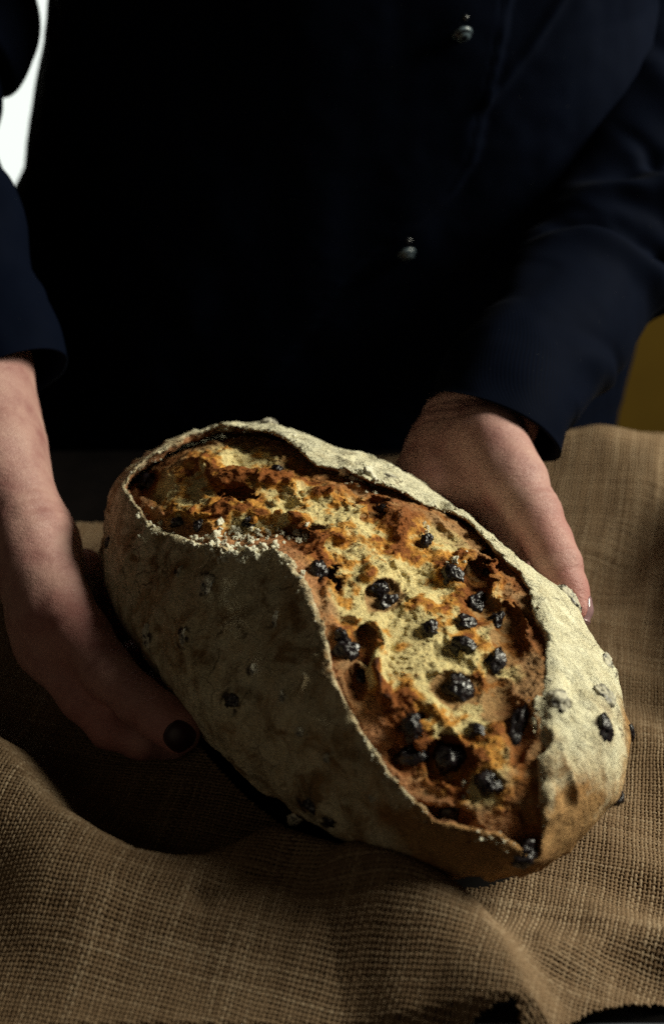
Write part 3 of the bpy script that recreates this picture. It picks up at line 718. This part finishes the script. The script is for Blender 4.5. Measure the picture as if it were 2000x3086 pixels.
# torn crumb inside the slash
RM0, RMH, RMN = -0.13, 0.0006, 440
_g = np.arange(RMN) * RMH + RM0
_pts = np.stack(np.meshgrid(_g, _g, indexing='ij'), -1).reshape(-1, 2)
_ridge = np.zeros(len(_pts))
for line, hh, ww in RIDGES:
    _ridge = np.maximum(_ridge, hh * np.exp(-(poly_dist(_pts, line)[0] / ww) ** 2))
_ridge = _ridge.reshape(RMN, RMN)
def look_ridge(p, q):
    u = np.clip((p - RM0) / RMH, 0, RMN - 1.001); v = np.clip((q - RM0) / RMH, 0, RMN - 1.001)
    i = u.astype(int); j = v.astype(int); a = u - i; b = v - j
    return (_ridge[i, j] * (1 - a) * (1 - b) + _ridge[i + 1, j] * a * (1 - b) + _ridge[i, j + 1] * (1 - a) * b + _ridge[i + 1, j + 1] * a * b)
def crumb_base(L):
    d, face = loaf_dist(L)
    p, q = L @ E1, L @ E2
    dn, df, do = look(_dn, p, q), look(_df, p, q), look(_do, p, q)
    do = np.where(face > -0.05, do, 0.1)
    inside = smoothstep(0.004, -0.004, do)
    left = smoothstep(0.03, -0.07, L[:, 0])
    s = np.maximum(-do, 0)
    # the tear lies nearly flat between its lips on the right, and swells on the left
    mid_depth = np.interp(L[:, 0], [-0.13, -0.05, 0.0, 0.05, 0.11, 0.15], [-0.001, -0.001, 0.0024, 0.0085, 0.0070, 0.000])
    depth = 0.0016 + mid_depth * smoothstep(-0.001, 0.024, s)
    depth = depth + 0.0018 * np.exp(-((dn - 0.009) / 0.007) ** 2) * inside
    depth = depth - 0.0065 * np.exp(-((L[:, 0] - 0.015) / 0.055) ** 2) * np.exp(-(dn / 0.009) ** 2)
    depth = depth + (0.0012 - 0.0025 * left) * np.exp(-((df - 0.008) / 0.008) ** 2) * inside
    return d, p, q, dn, df, do, left, s, depth
def crumb_coarse(L):
    d, p, q, dn, df, do, left, s, depth = crumb_base(L)
    return np.where(do < 0.012, d + depth, np.where(d < 0, -0.05, 0.05))
def crumb_field(L):
    d, p, q, dn, df, do, left, s, depth = crumb_base(L)
    W = L + 0.004 * np.stack([vnoise(L, 0.013, 71), vnoise(L, 0.013, 72), vnoise(L, 0.013, 73)], 1)
    rgd = lambda sc, sd: 1 - 2 * np.abs(vnoise(W * np.array([0.55, 1, 0.8]), sc, sd))
    env = smoothstep(0.0, 0.012, s)
    n = 0.0040 * vnoise(W, 0.027, 74) + 0.0026 * rgd(0.0135, 75) + 0.0014 * fbm(W, 0.0052, 2, 76) + 0.0010 * vnoise(W, 0.0023, 77)
    hgt = n * (0.22 + 0.78 * env)
    w1, w2 = 0.0022 * vnoise(L, 0.006, 78), 0.0022 * vnoise(L, 0.006, 79)
    pq_ = np.stack([p + w1, q + w2], 1)
    rid = look_ridge(p + w1, q + w2) * (0.65 + 0.5 * vnoise(L, 0.004, 80))
    f = d + depth - hgt - rid
    hole = np.zeros(len(L))
    for k, (hp, hq, rx, ry) in enumerate(HOLES):
        dp = (pq_[:, 0] - hp) / rx; dq = (pq_[:, 1] - hq) / ry
        r2 = np.sqrt(dp * dp + dq * dq + ((d + depth) / (0.42 * min(rx, ry) + 0.0015)) ** 2)
        e = (r2 - 1) * min(rx, ry)
        f = np.maximum(f, -e)
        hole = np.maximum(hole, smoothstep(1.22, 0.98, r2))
    return f, n, rid, hole, s, dn, df, do, d, left
H2 = 0.00088
f, org = sdf_grid(crumb_coarse, lambda L: crumb_field(L)[0], (-0.155, -0.080, -0.036), (0.170, 0.084, 0.078), H2, 0.0135)
V, Q = surface_nets(f, org, H2)
_, n, rid, hole, s, dn, df, do, d, left = crumb_field(V)
keep = (do < 0.0075) & (np.abs(_) < 0.0015)
Q = Q[keep[Q].all(1)]
used = np.unique(Q); remap = np.full(len(V), -1, np.int32); remap[used] = np.arange(len(used)); Q = remap[Q]
V, n, rid, hole, s, dn, df, left = (A[used] for A in (V, n, rid, hole, s, dn, df, left))
# baked colour: pale crumb, golden high tears, brown skin beside the lips and round old gas holes
big = fbm(V, 0.026, 3, 81); mid = fbm(V, 0.008, 3, 84); fin = fbm(V, 0.0025, 2, 88)
toast = 0.38 + 1.25 * big + 0.85 * mid + 0.30 * fin + 60 * n + 80 * rid + 0.12 * left
toast = np.clip(toast, 0, 1.3)
cream = np.array([0.74, 0.60, 0.29]); gold = np.array([0.60, 0.28, 0.052]); brown = np.array([0.25, 0.080, 0.017]); char = np.array([0.085, 0.026, 0.010]); tan = np.array([0.42, 0.205, 0.095])
def lerp(a, b, t): return a + (b - a) * t[:, None]
c = np.tile(cream, (len(V), 1))
c = lerp(c, np.tile(gold, (len(V), 1)), smoothstep(0.32, 0.68, toast))
c = lerp(c, np.tile(brown, (len(V), 1)), smoothstep(0.70, 1.0, toast))
wall_n = smoothstep(0.013, 0.006, dn + 0.004 * mid); wall_f = smoothstep(0.017, 0.007, df + 0.007 * mid)
c = lerp(c, np.tile(tan, (len(V), 1)) * (1 + 0.5 * fin + 0.35 * mid)[:, None], 0.88 * wall_n)
c = lerp(c, lerp(np.tile(tan * 0.8, (len(V), 1)), np.tile(brown, (len(V), 1)), np.clip(0.45 + mid, 0, 1)), 0.85 * wall_f)
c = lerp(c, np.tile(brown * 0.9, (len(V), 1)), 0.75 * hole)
c = lerp(c, np.tile(char, (len(V), 1)), smoothstep(0.0055, 0.0085, rid + 0.001 * fin))
V = V + RNG.normal(0, 0.00021, V.shape)
crumb_me = mesh_np("crumb", V, Q, True, None, {"Col": np.clip(c, 0, 1)})
crumb = link("crumb", crumb_me, M['crumb'], loaf, label="torn golden crumb inside the split")
crumb_bvh = BVHTree.FromPolygons(V.tolist(), Q.tolist())

# raisins: a few wrinkled shapes, each raisin its own part
def raisin_mesh(seed):
    import bmesh
    bm = bmesh.new(); bmesh.ops.create_icosphere(bm, subdivisions=4, radius=0.5)
    P = np.array([v.co[:] for v in bm.verts])
    N = P / np.linalg.norm(P, axis=1)[:, None]
    dsp = -0.12 * np.abs(vnoise(P * np.array([1, 0.45, 1]), 0.17, seed)) - 0.07 * np.abs(vnoise(P, 0.085, seed + 5)) + 0.13 * vnoise(P, 0.5, seed + 9)
    P = P + N * dsp[:, None] * 1.5
    for v, pnt in zip(bm.verts, P): v.co = pnt
    for fc in bm.faces: fc.smooth = True
    me = bpy.data.meshes.new("raisin"); bm.to_mesh(me); bm.free()
    return me
raisin_shapes = {}
for dusty in (0, 1):
    for k in range(4):
        me = raisin_mesh(100 + 13 * k + dusty); me.materials.append(M['raisin_d'] if dusty else M['raisin'])
        raisin_shapes[dusty, k] = me
def place_raisin(k, spec, dusty, bvh, sink):
    pos = Vector(spec[:3]); w, h, ang = spec[3], spec[4], spec[5]
    view = Vector(tuple(ED))
    hit, nrm, _, _ = bvh.ray_cast(pos + view * 0.05, -view)
    if hit is None: hit, nrm = pos, view
    o = link("raisin", raisin_shapes[dusty, k % 4], None, loaf)
    z = (view * 0.6 + nrm * 0.4).normalized()
    up = Vector(tuple(E2)); x = up.cross(z).normalized(); y = z.cross(x)
    R = Matrix((x, y, z)).transposed().to_4x4() @ Matrix.Rotation(math.radians(-ang), 4, 'Z')
    dep = 0.85 * min(w, h)
    R = Matrix.Translation(hit - z * dep * sink) @ R @ Matrix.Diagonal((w * (1.25 + 0.16 * math.sin(k * 2.3)), h * (1.28 + 0.16 * math.cos(k * 1.7)), dep * 1.25, 1))
    o.matrix_local = R
    return o
for k, spec in enumerate(RAISINS): place_raisin(k, spec, 0, crumb_bvh, 0.06 + 0.12 * math.sin(k * 1.9))
for k, spec in enumerate(CRUST_RAISINS): place_raisin(k, spec, 0 if k in (10, 17, 1, 7, 9, 14, 11, 12) else 1, crust_bvh, 0.44 if spec[1] > -0.03 else 0.40)

# clumps of dry flour caught on the lips
def clump_mesh(seed):
    import bmesh
    bm = bmesh.new(); bmesh.ops.create_icosphere(bm, subdivisions=3, radius=0.5)
    P = np.array([v.co[:] for v in bm.verts]); N = P / np.linalg.norm(P, axis=1)[:, None]
    P = P + N * (0.34 * vnoise(P, 0.34, seed) + 0.20 * vnoise(P, 0.15, seed + 3))[:, None]
    for v, pnt in zip(bm.verts, P): v.co = pnt
    for fc in bm.faces: fc.smooth = True
    me = bpy.data.meshes.new("flour_clump"); bm.to_mesh(me); bm.free(); me.materials.append(M['flour'])
    return me
clumps = [clump_mesh(200 + 9 * k) for k in range(4)]
for k, pos in enumerate(FLOUR):
    for m in range(7 if k < 19 else 4):
        jit = Vector(RNG.normal(0, 0.0034, 3)) if m else Vector((0, 0, 0))
        view = Vector(tuple(ED)); st = Vector(pos) + jit + view * 0.04
        hit, nrm, _, dd = crust_bvh.ray_cast(st, -view)
        h2, n2, _, d2 = crumb_bvh.ray_cast(st, -view)
        if hit is None or (h2 is not None and d2 < dd): hit = h2
        if hit is None: continue
        o = link("flour_clump", clumps[(k + m) % 4], None, loaf)
        s = min(0.0036, 0.0011 * math.exp(abs(RNG.normal(0, 0.7)))) * (1.4 if m == 0 else 1.0)
        o.location = hit + view * s * 0.1; o.scale = (s, s * RNG.uniform(0.7, 1.2), s * RNG.uniform(0.6, 1.0)); o.rotation_euler = RNG.uniform(0, 6, 3)

# loose flour grains and flakes fringing both lips
def lip_fringe():
    import bmesh
    bm = bmesh.new(); bmesh.ops.create_icosphere(bm, subdivisions=1, radius=0.5)
    S = np.array([v.co[:] for v in bm.verts]); F = np.array([[v.index for v in f.verts] for f in bm.faces]); bm.free()
    view = Vector(tuple(ED)); Vs, Fs, k = [], [], 0
    for lip, count in ((LIP_NEAR, 800), (LIP_FAR, 520)):
        Lp = np.array(lip); seg = np.r_[0, np.cumsum(np.linalg.norm(Lp[1:] - Lp[:-1], axis=1))]
        t = RNG.uniform(0, seg[-1], count)
        P = np.stack([np.interp(t, seg, Lp[:, 0]), np.interp(t, seg, Lp[:, 1])], 1) + RNG.normal(0, 0.0023, (count, 2))
        P = P[vnoise(np.concatenate([P, np.zeros((count, 1))], 1), 0.016, 91) > 0.05]     # clustered, not an even cord
        for p_, q_ in P:
            st = Vector(tuple(E1 * p_ + E2 * q_)) + view * 0.20
            hit, nrm, _, dd = crust_bvh.ray_cast(st, -view)
            h2, n2, _, d2 = crumb_bvh.ray_cast(st, -view)
            if hit is None or (h2 is not None and d2 < dd - 0.002): continue
            s = 0.00056 * math.exp(RNG.normal(0, 0.5))
            sc = s * RNG.uniform(0.6, 1.5, 3)
            Vs.append((S * (1 + 0.35 * RNG.normal(0, 1, (len(S), 1)).clip(-1, 1))) * sc + np.array(hit) + np.array(nrm) * s * 0.25)
            Fs.append(F + k); k += len(S)
    me = mesh_np("lip_flour", np.concatenate(Vs), np.concatenate(Fs), True)
    link("lip_flour", me, M['flour'], loaf, kind="stuff")
lip_fringe()

# ------------------------------------------------------------------ person: body, jacket, sleeves
person = link("person", None, label="person in a dark navy jacket holding the loaf with both hands", category="person")
person.location = (0, 0.43, -0.75)
PO = np.array([0, 0.43, -0.75])

def cone_chain(P, pts):
    best = None
    for a, b in zip(pts[:-1], pts[1:]):
        A, B = np.array(a[:3]), np.array(b[:3]); ab = B - A
        t = np.clip(((P - A) @ ab) / (ab @ ab), 0, 1)
        d = np.linalg.norm(P - A - t[:, None] * ab, axis=1) - (a[3] + (b[3] - a[3]) * t)
        best = d if best is None else smin(best, d, 0.004)
    return best
def smin(a, b, k):
    h = np.clip(0.5 + 0.5 * (b - a) / k, 0, 1)
    return b + (a - b) * h - k * h * (1 - h)
def lift(chain, zmin=0.006):
    return [(x, y, max(z, r + zmin), r) for x, y, z, r in chain]

# creases: (point on joint, axis direction, offsets along the axis, depth, reach)
def crease(P, c, axis, offs, depth, sig, reach, wob):
    c = np.array(c); ax_ = np.array(axis) / np.linalg.norm(axis)
    d = P - c; r = np.linalg.norm(d, axis=1)
    t = d @ ax_ + 0.0011 * vnoise(P, 0.012, wob)
    out = 0
    for o in offs: out = out + np.exp(-((t - o) / sig) ** 2)
    return depth * out * np.exp(-(r / reach) ** 2)

def hand_mesh(chains, lo, hi, h, creases, flush_pts):
    arm, thumb, rest = chains
    def field(P):
        d = None
        for c, k in arm:
            e = cone_chain(P, c); d = e if d is None else smin(d, e, k)
        for c, k in rest: d = smin(d, cone_chain(P, c), k)
        for c, k in thumb: d = smin(d, cone_chain(P, c), k)
        return d
    def fine(P):
        d = field(P) + 0.0005 * vnoise(P, 0.022, 301) + 0.0003 * vnoise(P, 0.007, 302)
        for cr_ in creases: d = d + crease(P, *cr_)
        return d
    f, org = sdf_grid(field, fine, lo, hi, h, 0.004)
    V, Q = surface_nets(f, org, h)
    fl = np.zeros(len(V))
    for c, rad in flush_pts: fl = np.maximum(fl, np.exp(-(np.linalg.norm(V - np.array(c), axis=1) / rad) ** 2))
    return V, Q, fl
dirv = lambda a, b: tuple(np.array(b[:3]) - np.array(a[:3]))
Lt, Rt = L_THUMB, R_THUMB
LV, LQ, Lf = hand_mesh(
    ([(L_FOREARM, 0.01), (L_FOREARM2, 0.03), (L_PALM, 0.02)], [(L_THUMB, 0.009)],
     [(L_BACK, 0.02), (L_BACK2, 0.02), (lift(L_INDEX), 0.007), (lift(L_MID), 0.006), (lift(L_RING), 0.006), (lift(L_PINKY), 0.006)]),
    (-0.262, -0.085, -0.002), (-0.055, 0.205, 0.178), 0.00135,
    [(L_FOREARM[3][:3], dirv(L_FOREARM[2], L_FOREARM[3]), (-0.012, -0.006, 0.0, 0.005, 0.011), 0.0007, 0.0014, 0.035, 311),
     (Lt[4][:3], dirv(Lt[3], Lt[4]), (-0.012, -0.008, -0.004), 0.0005, 0.0011, 0.018, 312),
     (Lt[2][:3], dirv(Lt[1], Lt[2]), (-0.004, 0.003), 0.0005, 0.0013, 0.02, 313)],
    [(Lt[5][:3], 0.022), (L_INDEX[2][:3], 0.03), (Lt[1][:3], 0.02)])
RV, RQ, Rf = hand_mesh(
    ([(R_FOREARM, 0.01), (R_FOREARM2, 0.03), (R_PALM, 0.022)], [(R_THUMB, 0.012)],
     [(R_PALM2, 0.025), (lift(R_INDEX), 0.007), (lift(R_MID), 0.006), (lift(R_RING), 0.006), (lift(R_PINKY), 0.006)]),
    (0.0, -0.005, -0.002), (0.165, 0.235, 0.175), 0.0013,
    [(R_PALM[0][:3], dirv(R_PALM[0], R_PALM[1]), (0.002, 0.009, 0.014, 0.022), 0.0010, 0.0013, 0.040, 321),
     (Rt[4][:3], dirv(Rt[3], Rt[4]), (-0.004, 0.0, 0.004, 0.008), 0.0006, 0.0011, 0.018, 322),
     (Rt[2][:3], dirv(Rt[1], Rt[2]), (-0.009, -0.004, 0.001), 0.0007, 0.0013, 0.022, 323)],
    [(Rt[6][:3], 0.024), (Rt[3][:3], 0.016), (R_PALM[2][:3], 0.03)])
# trunk, neck and upper arms under the jacket, coarse
def trunk_field(P):
    d = np.sqrt((P[:, 0] / 0.17) ** 2 + ((P[:, 1] - 0.43) / 0.10) ** 2 + ((P[:, 2] - 0.1) / 0.42) ** 2)
    d = (d - 1) * 0.10
    d = smin(d, cone_chain(P, [(-0.15, 0.43, 0.40, 0.05), (0.15, 0.43, 0.40, 0.05)]), 0.05)
    d = smin(d, cone_chain(P, [(0, 0.43, 0.40, 0.06), (0, 0.42, 0.53, 0.052)]), 0.04)
    for sx, el, sl in ((-1, L_FOREARM, L_SLEEVE), (1, R_FOREARM, R_SLEEVE)):
        sh = (sx * 0.17, 0.43, 0.39, 0.045)
        c = [sh] + [tuple(s[:3]) + (0.032,) for s in sl[::-1][2:-3]]
        d = smin(d, cone_chain(P, c), 0.01)
    return d
ax, P, shp = box_points((-0.42, 0.14, -0.30), (0.42, 0.56, 0.56), 0.008)
TV, TQ = surface_nets(trunk_field(P).reshape(shp).astype(np.float32), (ax[0][0], ax[1][0], ax[2][0]), 0.008)
AV = np.concatenate([LV, RV, TV]) ; AQ = np.concatenate([LQ, RQ + len(LV), TQ + len(LV) + len(RV)])
body = link("body", mesh_np("body", AV - PO, AQ, True, {"flush": np.concatenate([Lf, Rf, np.zeros(len(TV))])}), M['skin'], person)
body_bvh = BVHTree.FromPolygons(AV.tolist(), AQ.tolist())

# nails: thin curved plates laid on the thumb tips
def nail(centre, out_dir, along, w, l, mat, thick=0.0007, label=None):
    n = 15
    z = Vector(out_dir).normalized(); y = Vector(along); y = (y - z * y.dot(z)).normalized(); x = y.cross(z)
    top, bot = [], []
    for i in range(n):
        for j in range(n):
            a, b = 2 * i / (n - 1) - 1, 2 * j / (n - 1) - 1
            # square to rounded plate
            u = a * math.sqrt(1 - b * b * 0.42); v = b * math.sqrt(1 - a * a * 0.42)
            st = Vector(centre) + x * (u * w / 2) + y * (v * l / 2) + z * 0.02
            hit, nr, _, _ = body_bvh.ray_cast(st, -z, 0.05)
            if hit is None: hit = st - z * (0.02 + 0.35 * w * u * u)
            edge = max(abs(a), abs(b))
            hgt = thick * (1 - 0.9 * max(0.0, edge - 0.72) / 0.28)
            top.append(hit + z * hgt); bot.append(hit - z * 0.0012)
    V = np.array([tuple(p) for p in top + bot]) - PO
    for _ in range(2):
        T = V[:n * n].reshape(n, n, 3); S = T.copy()
        S[1:-1, 1:-1] = (T[1:-1, 1:-1] * 2 + T[:-2, 1:-1] + T[2:, 1:-1] + T[1:-1, :-2] + T[1:-1, 2:]) / 6
        V[:n * n] = S.reshape(-1, 3)
    Q = grid_quads(n, n); Qb = Q[:, ::-1] + n * n
    rim = [i * n for i in range(n)] + [(n - 1) * n + j for j in range(1, n)] + [i * n + n - 1 for i in range(n - 2, -1, -1)] + [j for j in range(n - 2, 0, -1)]
    side = np.array([(rim[k], rim[(k + 1) % len(rim)], rim[(k + 1) % len(rim)] + n * n, rim[k] + n * n) for k in range(len(rim))])
    o = link("thumb_nail", mesh_np("thumb_nail", V, np.concatenate([Q, Qb, side]), True), mat, body)
    if label: o["label"] = label
    return o
camv = Vector(cam.location)
nl = Vector(L_NAIL[0]); al = Vector(Lt[5][:3]) - Vector(Lt[4][:3])
nail(nl, (camv - nl).normalized() + Vector((0.05, 0, 0.0)), al, 0.0142, 0.0150, M['nail_dark'], label="dark painted thumb nail")
nr = Vector(R_NAIL[0]); ar = Vector(Rt[6][:3]) - Vector(Rt[5][:3])
nail(Vector(Rt[6][:3]) + Vector((0.004, -0.002, 0.0)), Vector((1.0, 0.25, 0.50)), ar, 0.0095, 0.0125, M['nail_clear'], 0.0009, label="glossy thumb nail seen edge on")

# jacket trunk
def torso_point(a, z):
    hw = np.interp(z, [-0.22, -0.05, 0.05, 0.155, 0.27, 0.38, 0.44, 0.475, 0.49], [0.215, 0.212, 0.224, 0.228, 0.199, 0.203, 0.185, 0.11, 0.065])
    hd = np.interp(z, [-0.22, 0.1, 0.3, 0.40, 0.46, 0.49], [0.145, 0.128, 0.132, 0.12, 0.085, 0.06])
    sup = 0.86
    c, s = np.cos(a), np.sin(a)
    hw = np.where(c < 0, hw + np.interp(z, [-0.22, 0.06, 0.15], [0.075, 0.06, 0.0]), hw)
    x = -0.006 + hw * np.sign(c) * np.abs(c) ** sup
    y = 0.432 + hd * np.sign(s) * np.abs(s) ** sup
    return np.stack([x, y, z], 1)
na, nz = 440, 240
A, Z = np.meshgrid(np.linspace(0, 2 * np.pi, na, endpoint=False) + 0.3, np.linspace(-0.22, 0.49, nz), indexing='ij')
A, Z = A.ravel(), Z.ravel()
P = torso_point(A, Z)
G = P.reshape(na, nz, 3)
du = np.roll(G, -1, 0) - np.roll(G, 1, 0); dv = np.gradient(G, axis=1)
N = np.cross(du.reshape(-1, 3), dv.reshape(-1, 3)); N /= np.linalg.norm(N, axis=1)[:, None] + 1e-12
front = smoothstep(0.40, 0.33, P[:, 1])
fold = 0.005 * vnoise(P * np.array([1, 1, 0.45]), 0.075, 401) + 0.0022 * vnoise(P * np.array([1, 1, 0.5]), 0.03, 402) + 0.0006 * vnoise(P, 0.011, 403)
xz = P[:, [0, 2]]
d, s, al = poly_dist(xz, FLAP)
flap = 0.0032 * smoothstep(-0.0009, 0.0009, -d * np.sign(s)) - 0.0012 * np.exp(-((d - 0.005) / 0.0008) ** 2) * (s < 0)
d2, s2, al2 = poly_dist(xz, CREASE)
crs = 0.0030 * np.exp(-(d2 / 0.004) ** 2) + 0.002 * smoothstep(-0.002, 0.002, -d2 * np.sign(s2)) * np.exp(-(d2 / 0.02) ** 2)
P = P + N * (fold + front * (flap + crs))[:, None]
uv = np.stack([A * 0.2, Z], 1)
jacket = link("jacket", mesh_np("jacket", P - PO, grid_quads(na, nz, True), True, uv=uv), M['jacket'], person, label="dark navy double-breasted jacket front")
jacket_bvh = BVHTree.FromPolygons(P.tolist(), grid_quads(na, nz, True).tolist())

# knob buttons: a glossy black bead over a striped grey-and-black dome
def button(x, z, tilt):
    hit, nr, _, _ = jacket_bvh.ray_cast(Vector((x, 0.0, z)), Vector((0, 1, 0)))
    import bmesh
    def lathe(name, prof, mat, par, mats=None):
        n = 32; V = []; 
        for r, h in prof:
            for k in range(n): V.append((r * math.cos(k * 2 * math.pi / n), r * math.sin(k * 2 * math.pi / n), h))
        Q = np.array([(i * n + k, i * n + (k + 1) % n, (i + 1) * n + (k + 1) % n, (i + 1) * n + k) for i in range(len(prof) - 1) for k in range(n)])
        me = mesh_np(name, V, Q, True); me.materials.append(M['black']); me.materials.append(M['pearl'])
        return link(name, me, None, par)
    prof = [(0.0018, 0.0), (0.0018, 0.0016), (0.0038, 0.0018), (0.0053, 0.0026), (0.0059, 0.0036)]
    R0 = 0.0059
    for k in range(1, 25):
        t = k / 24 * math.pi / 2
        gro = -0.00015 if (k // 6) % 2 else 0.0
        prof.append((max(1e-5, (R0 + gro) * math.cos(t)), 0.0036 + (R0 * 0.72 + gro) * math.sin(t)))
    o = lathe("button", prof, None, jacket)
    me = o.data
    mi = np.zeros(len(me.polygons), np.int32)
    ring = np.arange(len(me.polygons)) // 32
    kk = ring - 4
    mi[(kk >= 0) & ((kk // 6) % 2 == 0)] = 1
    me.polygons.foreach_set("material_index", mi)
    ax_ = (Vector((tilt, -0.75, -0.55))).normalized()
    o.rotation_euler = ax_.to_track_quat('Z', 'Y').to_euler()
    o.location = Vector(hit) - Vector(tuple(PO)) + Vector((0, -0.0005, 0))
    bead = [(0.0001, -0.0021)] + [(0.0021 * math.cos(t), 0.0021 * math.sin(t)) for t in np.linspace(-1.3, 1.3, 10)] + [(0.0001, 0.0021)]
    b = lathe("button_bead", bead, None, jacket)
    b.location = Vector(hit) - Vector(tuple(PO)) + Vector((0.0022, -0.0042, 0.0072))
for (x, z), tl in zip(BUTTON_XZ, (0.25, 0.3)): button(x, z, tl)

# sleeves: tubes along the arms with pinched folds; the open end turns inward
def sleeve(name, ctrl, seed, folds, cuff_at, label, shear=0.0, mat=M['jacket']):
    C = np.array(ctrl); seg = np.r_[0, np.cumsum(np.linalg.norm(C[1:, :3] - C[:-1, :3], axis=1))]
    ln = seg[-1]
    def curve(t):
        # smooth (Catmull-Rom style) sampling
        tt = np.clip(t, 0, ln)
        k = np.clip(np.searchsorted(seg, tt, side='right') - 1, 0, len(C) - 2)
        u = ((tt - seg[k]) / (seg[k + 1] - seg[k]))[:, None]
        p0, p1, p2, p3 = C[np.maximum(k - 1, 0)], C[k], C[k + 1], C[np.minimum(k + 2, len(C) - 1)]
        return 0.5 * (2 * p1 + (p2 - p0) * u + (2 * p0 - 5 * p1 + 4 * p2 - p3) * u ** 2 + (3 * p1 - p0 - 3 * p2 + p3) * u ** 3)
    def tube(t0, t1, dr, nm, par, lip):
        nt, na = int((t1 - t0) / 0.0016) + 2, 180
        t = np.linspace(t0, t1, nt)
        if lip: t = np.r_[np.linspace(t0 + 0.05, t0 + 0.0006, 14), t]
        S = curve(t); ctr, r = S[:, :3], S[:, 3] + dr
        if lip:
            r = r.copy(); r[:14] -= 0.0028; r[13] -= -0.0010
        e = 0.004; T = curve(np.clip(t + e, 0, ln))[:, :3] - curve(np.clip(t - e, 0, ln))[:, :3]
        T = np.apply_along_axis(lambda v: np.convolve(np.pad(v, 6, mode='edge'), np.ones(13) / 13, 'valid'), 0, T)
        T /= np.linalg.norm(T, axis=1)[:, None]
        ref = np.array([0.0, 1.0, 0.15])
        X = np.cross(ref, T); X /= np.linalg.norm(X, axis=1)[:, None]; Y = np.cross(T, X)
        an = np.linspace(0, 2 * np.pi, na, endpoint=False)
        TT, AN = np.meshgrid(t, an, indexing='ij')
        base = np.stack([np.cos(AN).ravel() * 0.03, np.sin(AN).ravel() * 0.03, TT.ravel()], 1)
        dsp = 0.0042 * vnoise(base * np.array([1, 1, 0.8]), 0.033, seed) + 0.0012 * vnoise(base, 0.013, seed + 1)
        for (ft, fa, hgt, wid, slope, span) in folds:
            da = (AN.ravel() - fa + np.pi) % (2 * np.pi) - np.pi
            dt = TT.ravel() - ft - slope * da - 0.006 * vnoise(base, 0.03, seed + 2)
            dsp = dsp + hgt * (np.exp(-(dt / wid) ** 2) - 0.8 * np.exp(-((dt - 1.5 * wid) / (0.8 * wid)) ** 2)) * np.exp(-(da / span) ** 2)
        rad = r[:, None] + (dsp.reshape(TT.shape) * smoothstep(0.0, 0.03, TT - t0 + 0.012))
        V = ctr[:, None, :] + X[:, None, :] * (np.cos(AN) * rad)[..., None] + Y[:, None, :] * (np.sin(AN) * rad)[..., None]
        V = V - T[:, None, :] * (shear * np.cos(AN + 2.0) * np.exp(-np.maximum(TT, 0) / 0.07))[..., None]
        nn = len(t)
        i = np.arange(nn - 1); j = np.arange(na); I, J = np.meshgrid(i, j, indexing='ij'); I, J = I.ravel(), J.ravel(); J1 = (J + 1) % na
        Q = np.stack([I * na + J, I * na + J1, (I + 1) * na + J1, (I + 1) * na + J], 1)
        uv = np.stack([AN.ravel() * 0.04, TT.ravel()], 1)
        return link(nm, mesh_np(nm, V.reshape(-1, 3) - PO, Q, True, uv=uv), mat, par)
    s = tube(cuff_at + 0.0, ln, 0.0, "sleeve", person, False)
    s["label"] = label
    tube(0.0, cuff_at + 0.003, 0.0016, "cuff", s, True)
    return s
sleeve("sleeve", L_SLEEVE, 500, [(0.075, -1.2, 0.004, 0.010, 0.01, 1.2), (0.11, -1.8, 0.004, 0.010, -0.02, 0.9)], 0.052, "dark sleeve of the arm at the left edge")
sleeve("sleeve", R_SLEEVE, 520, [(0.150, -1.75, 0.012, 0.009, 0.020, 1.1), (0.180, -1.3, 0.010, 0.009, -0.035, 0.9), (0.215, -1.8, 0.013, 0.012, 0.03, 1.0),
       (0.255, -1.4, 0.014, 0.014, -0.03, 0.9), (0.135, -2.9, 0.007, 0.009, 0.02, 0.8), (0.07, -1.6, 0.003, 0.010, 0.03, 0.8)], 0.112, "dark sleeve of the arm at the right edge", 0.016)
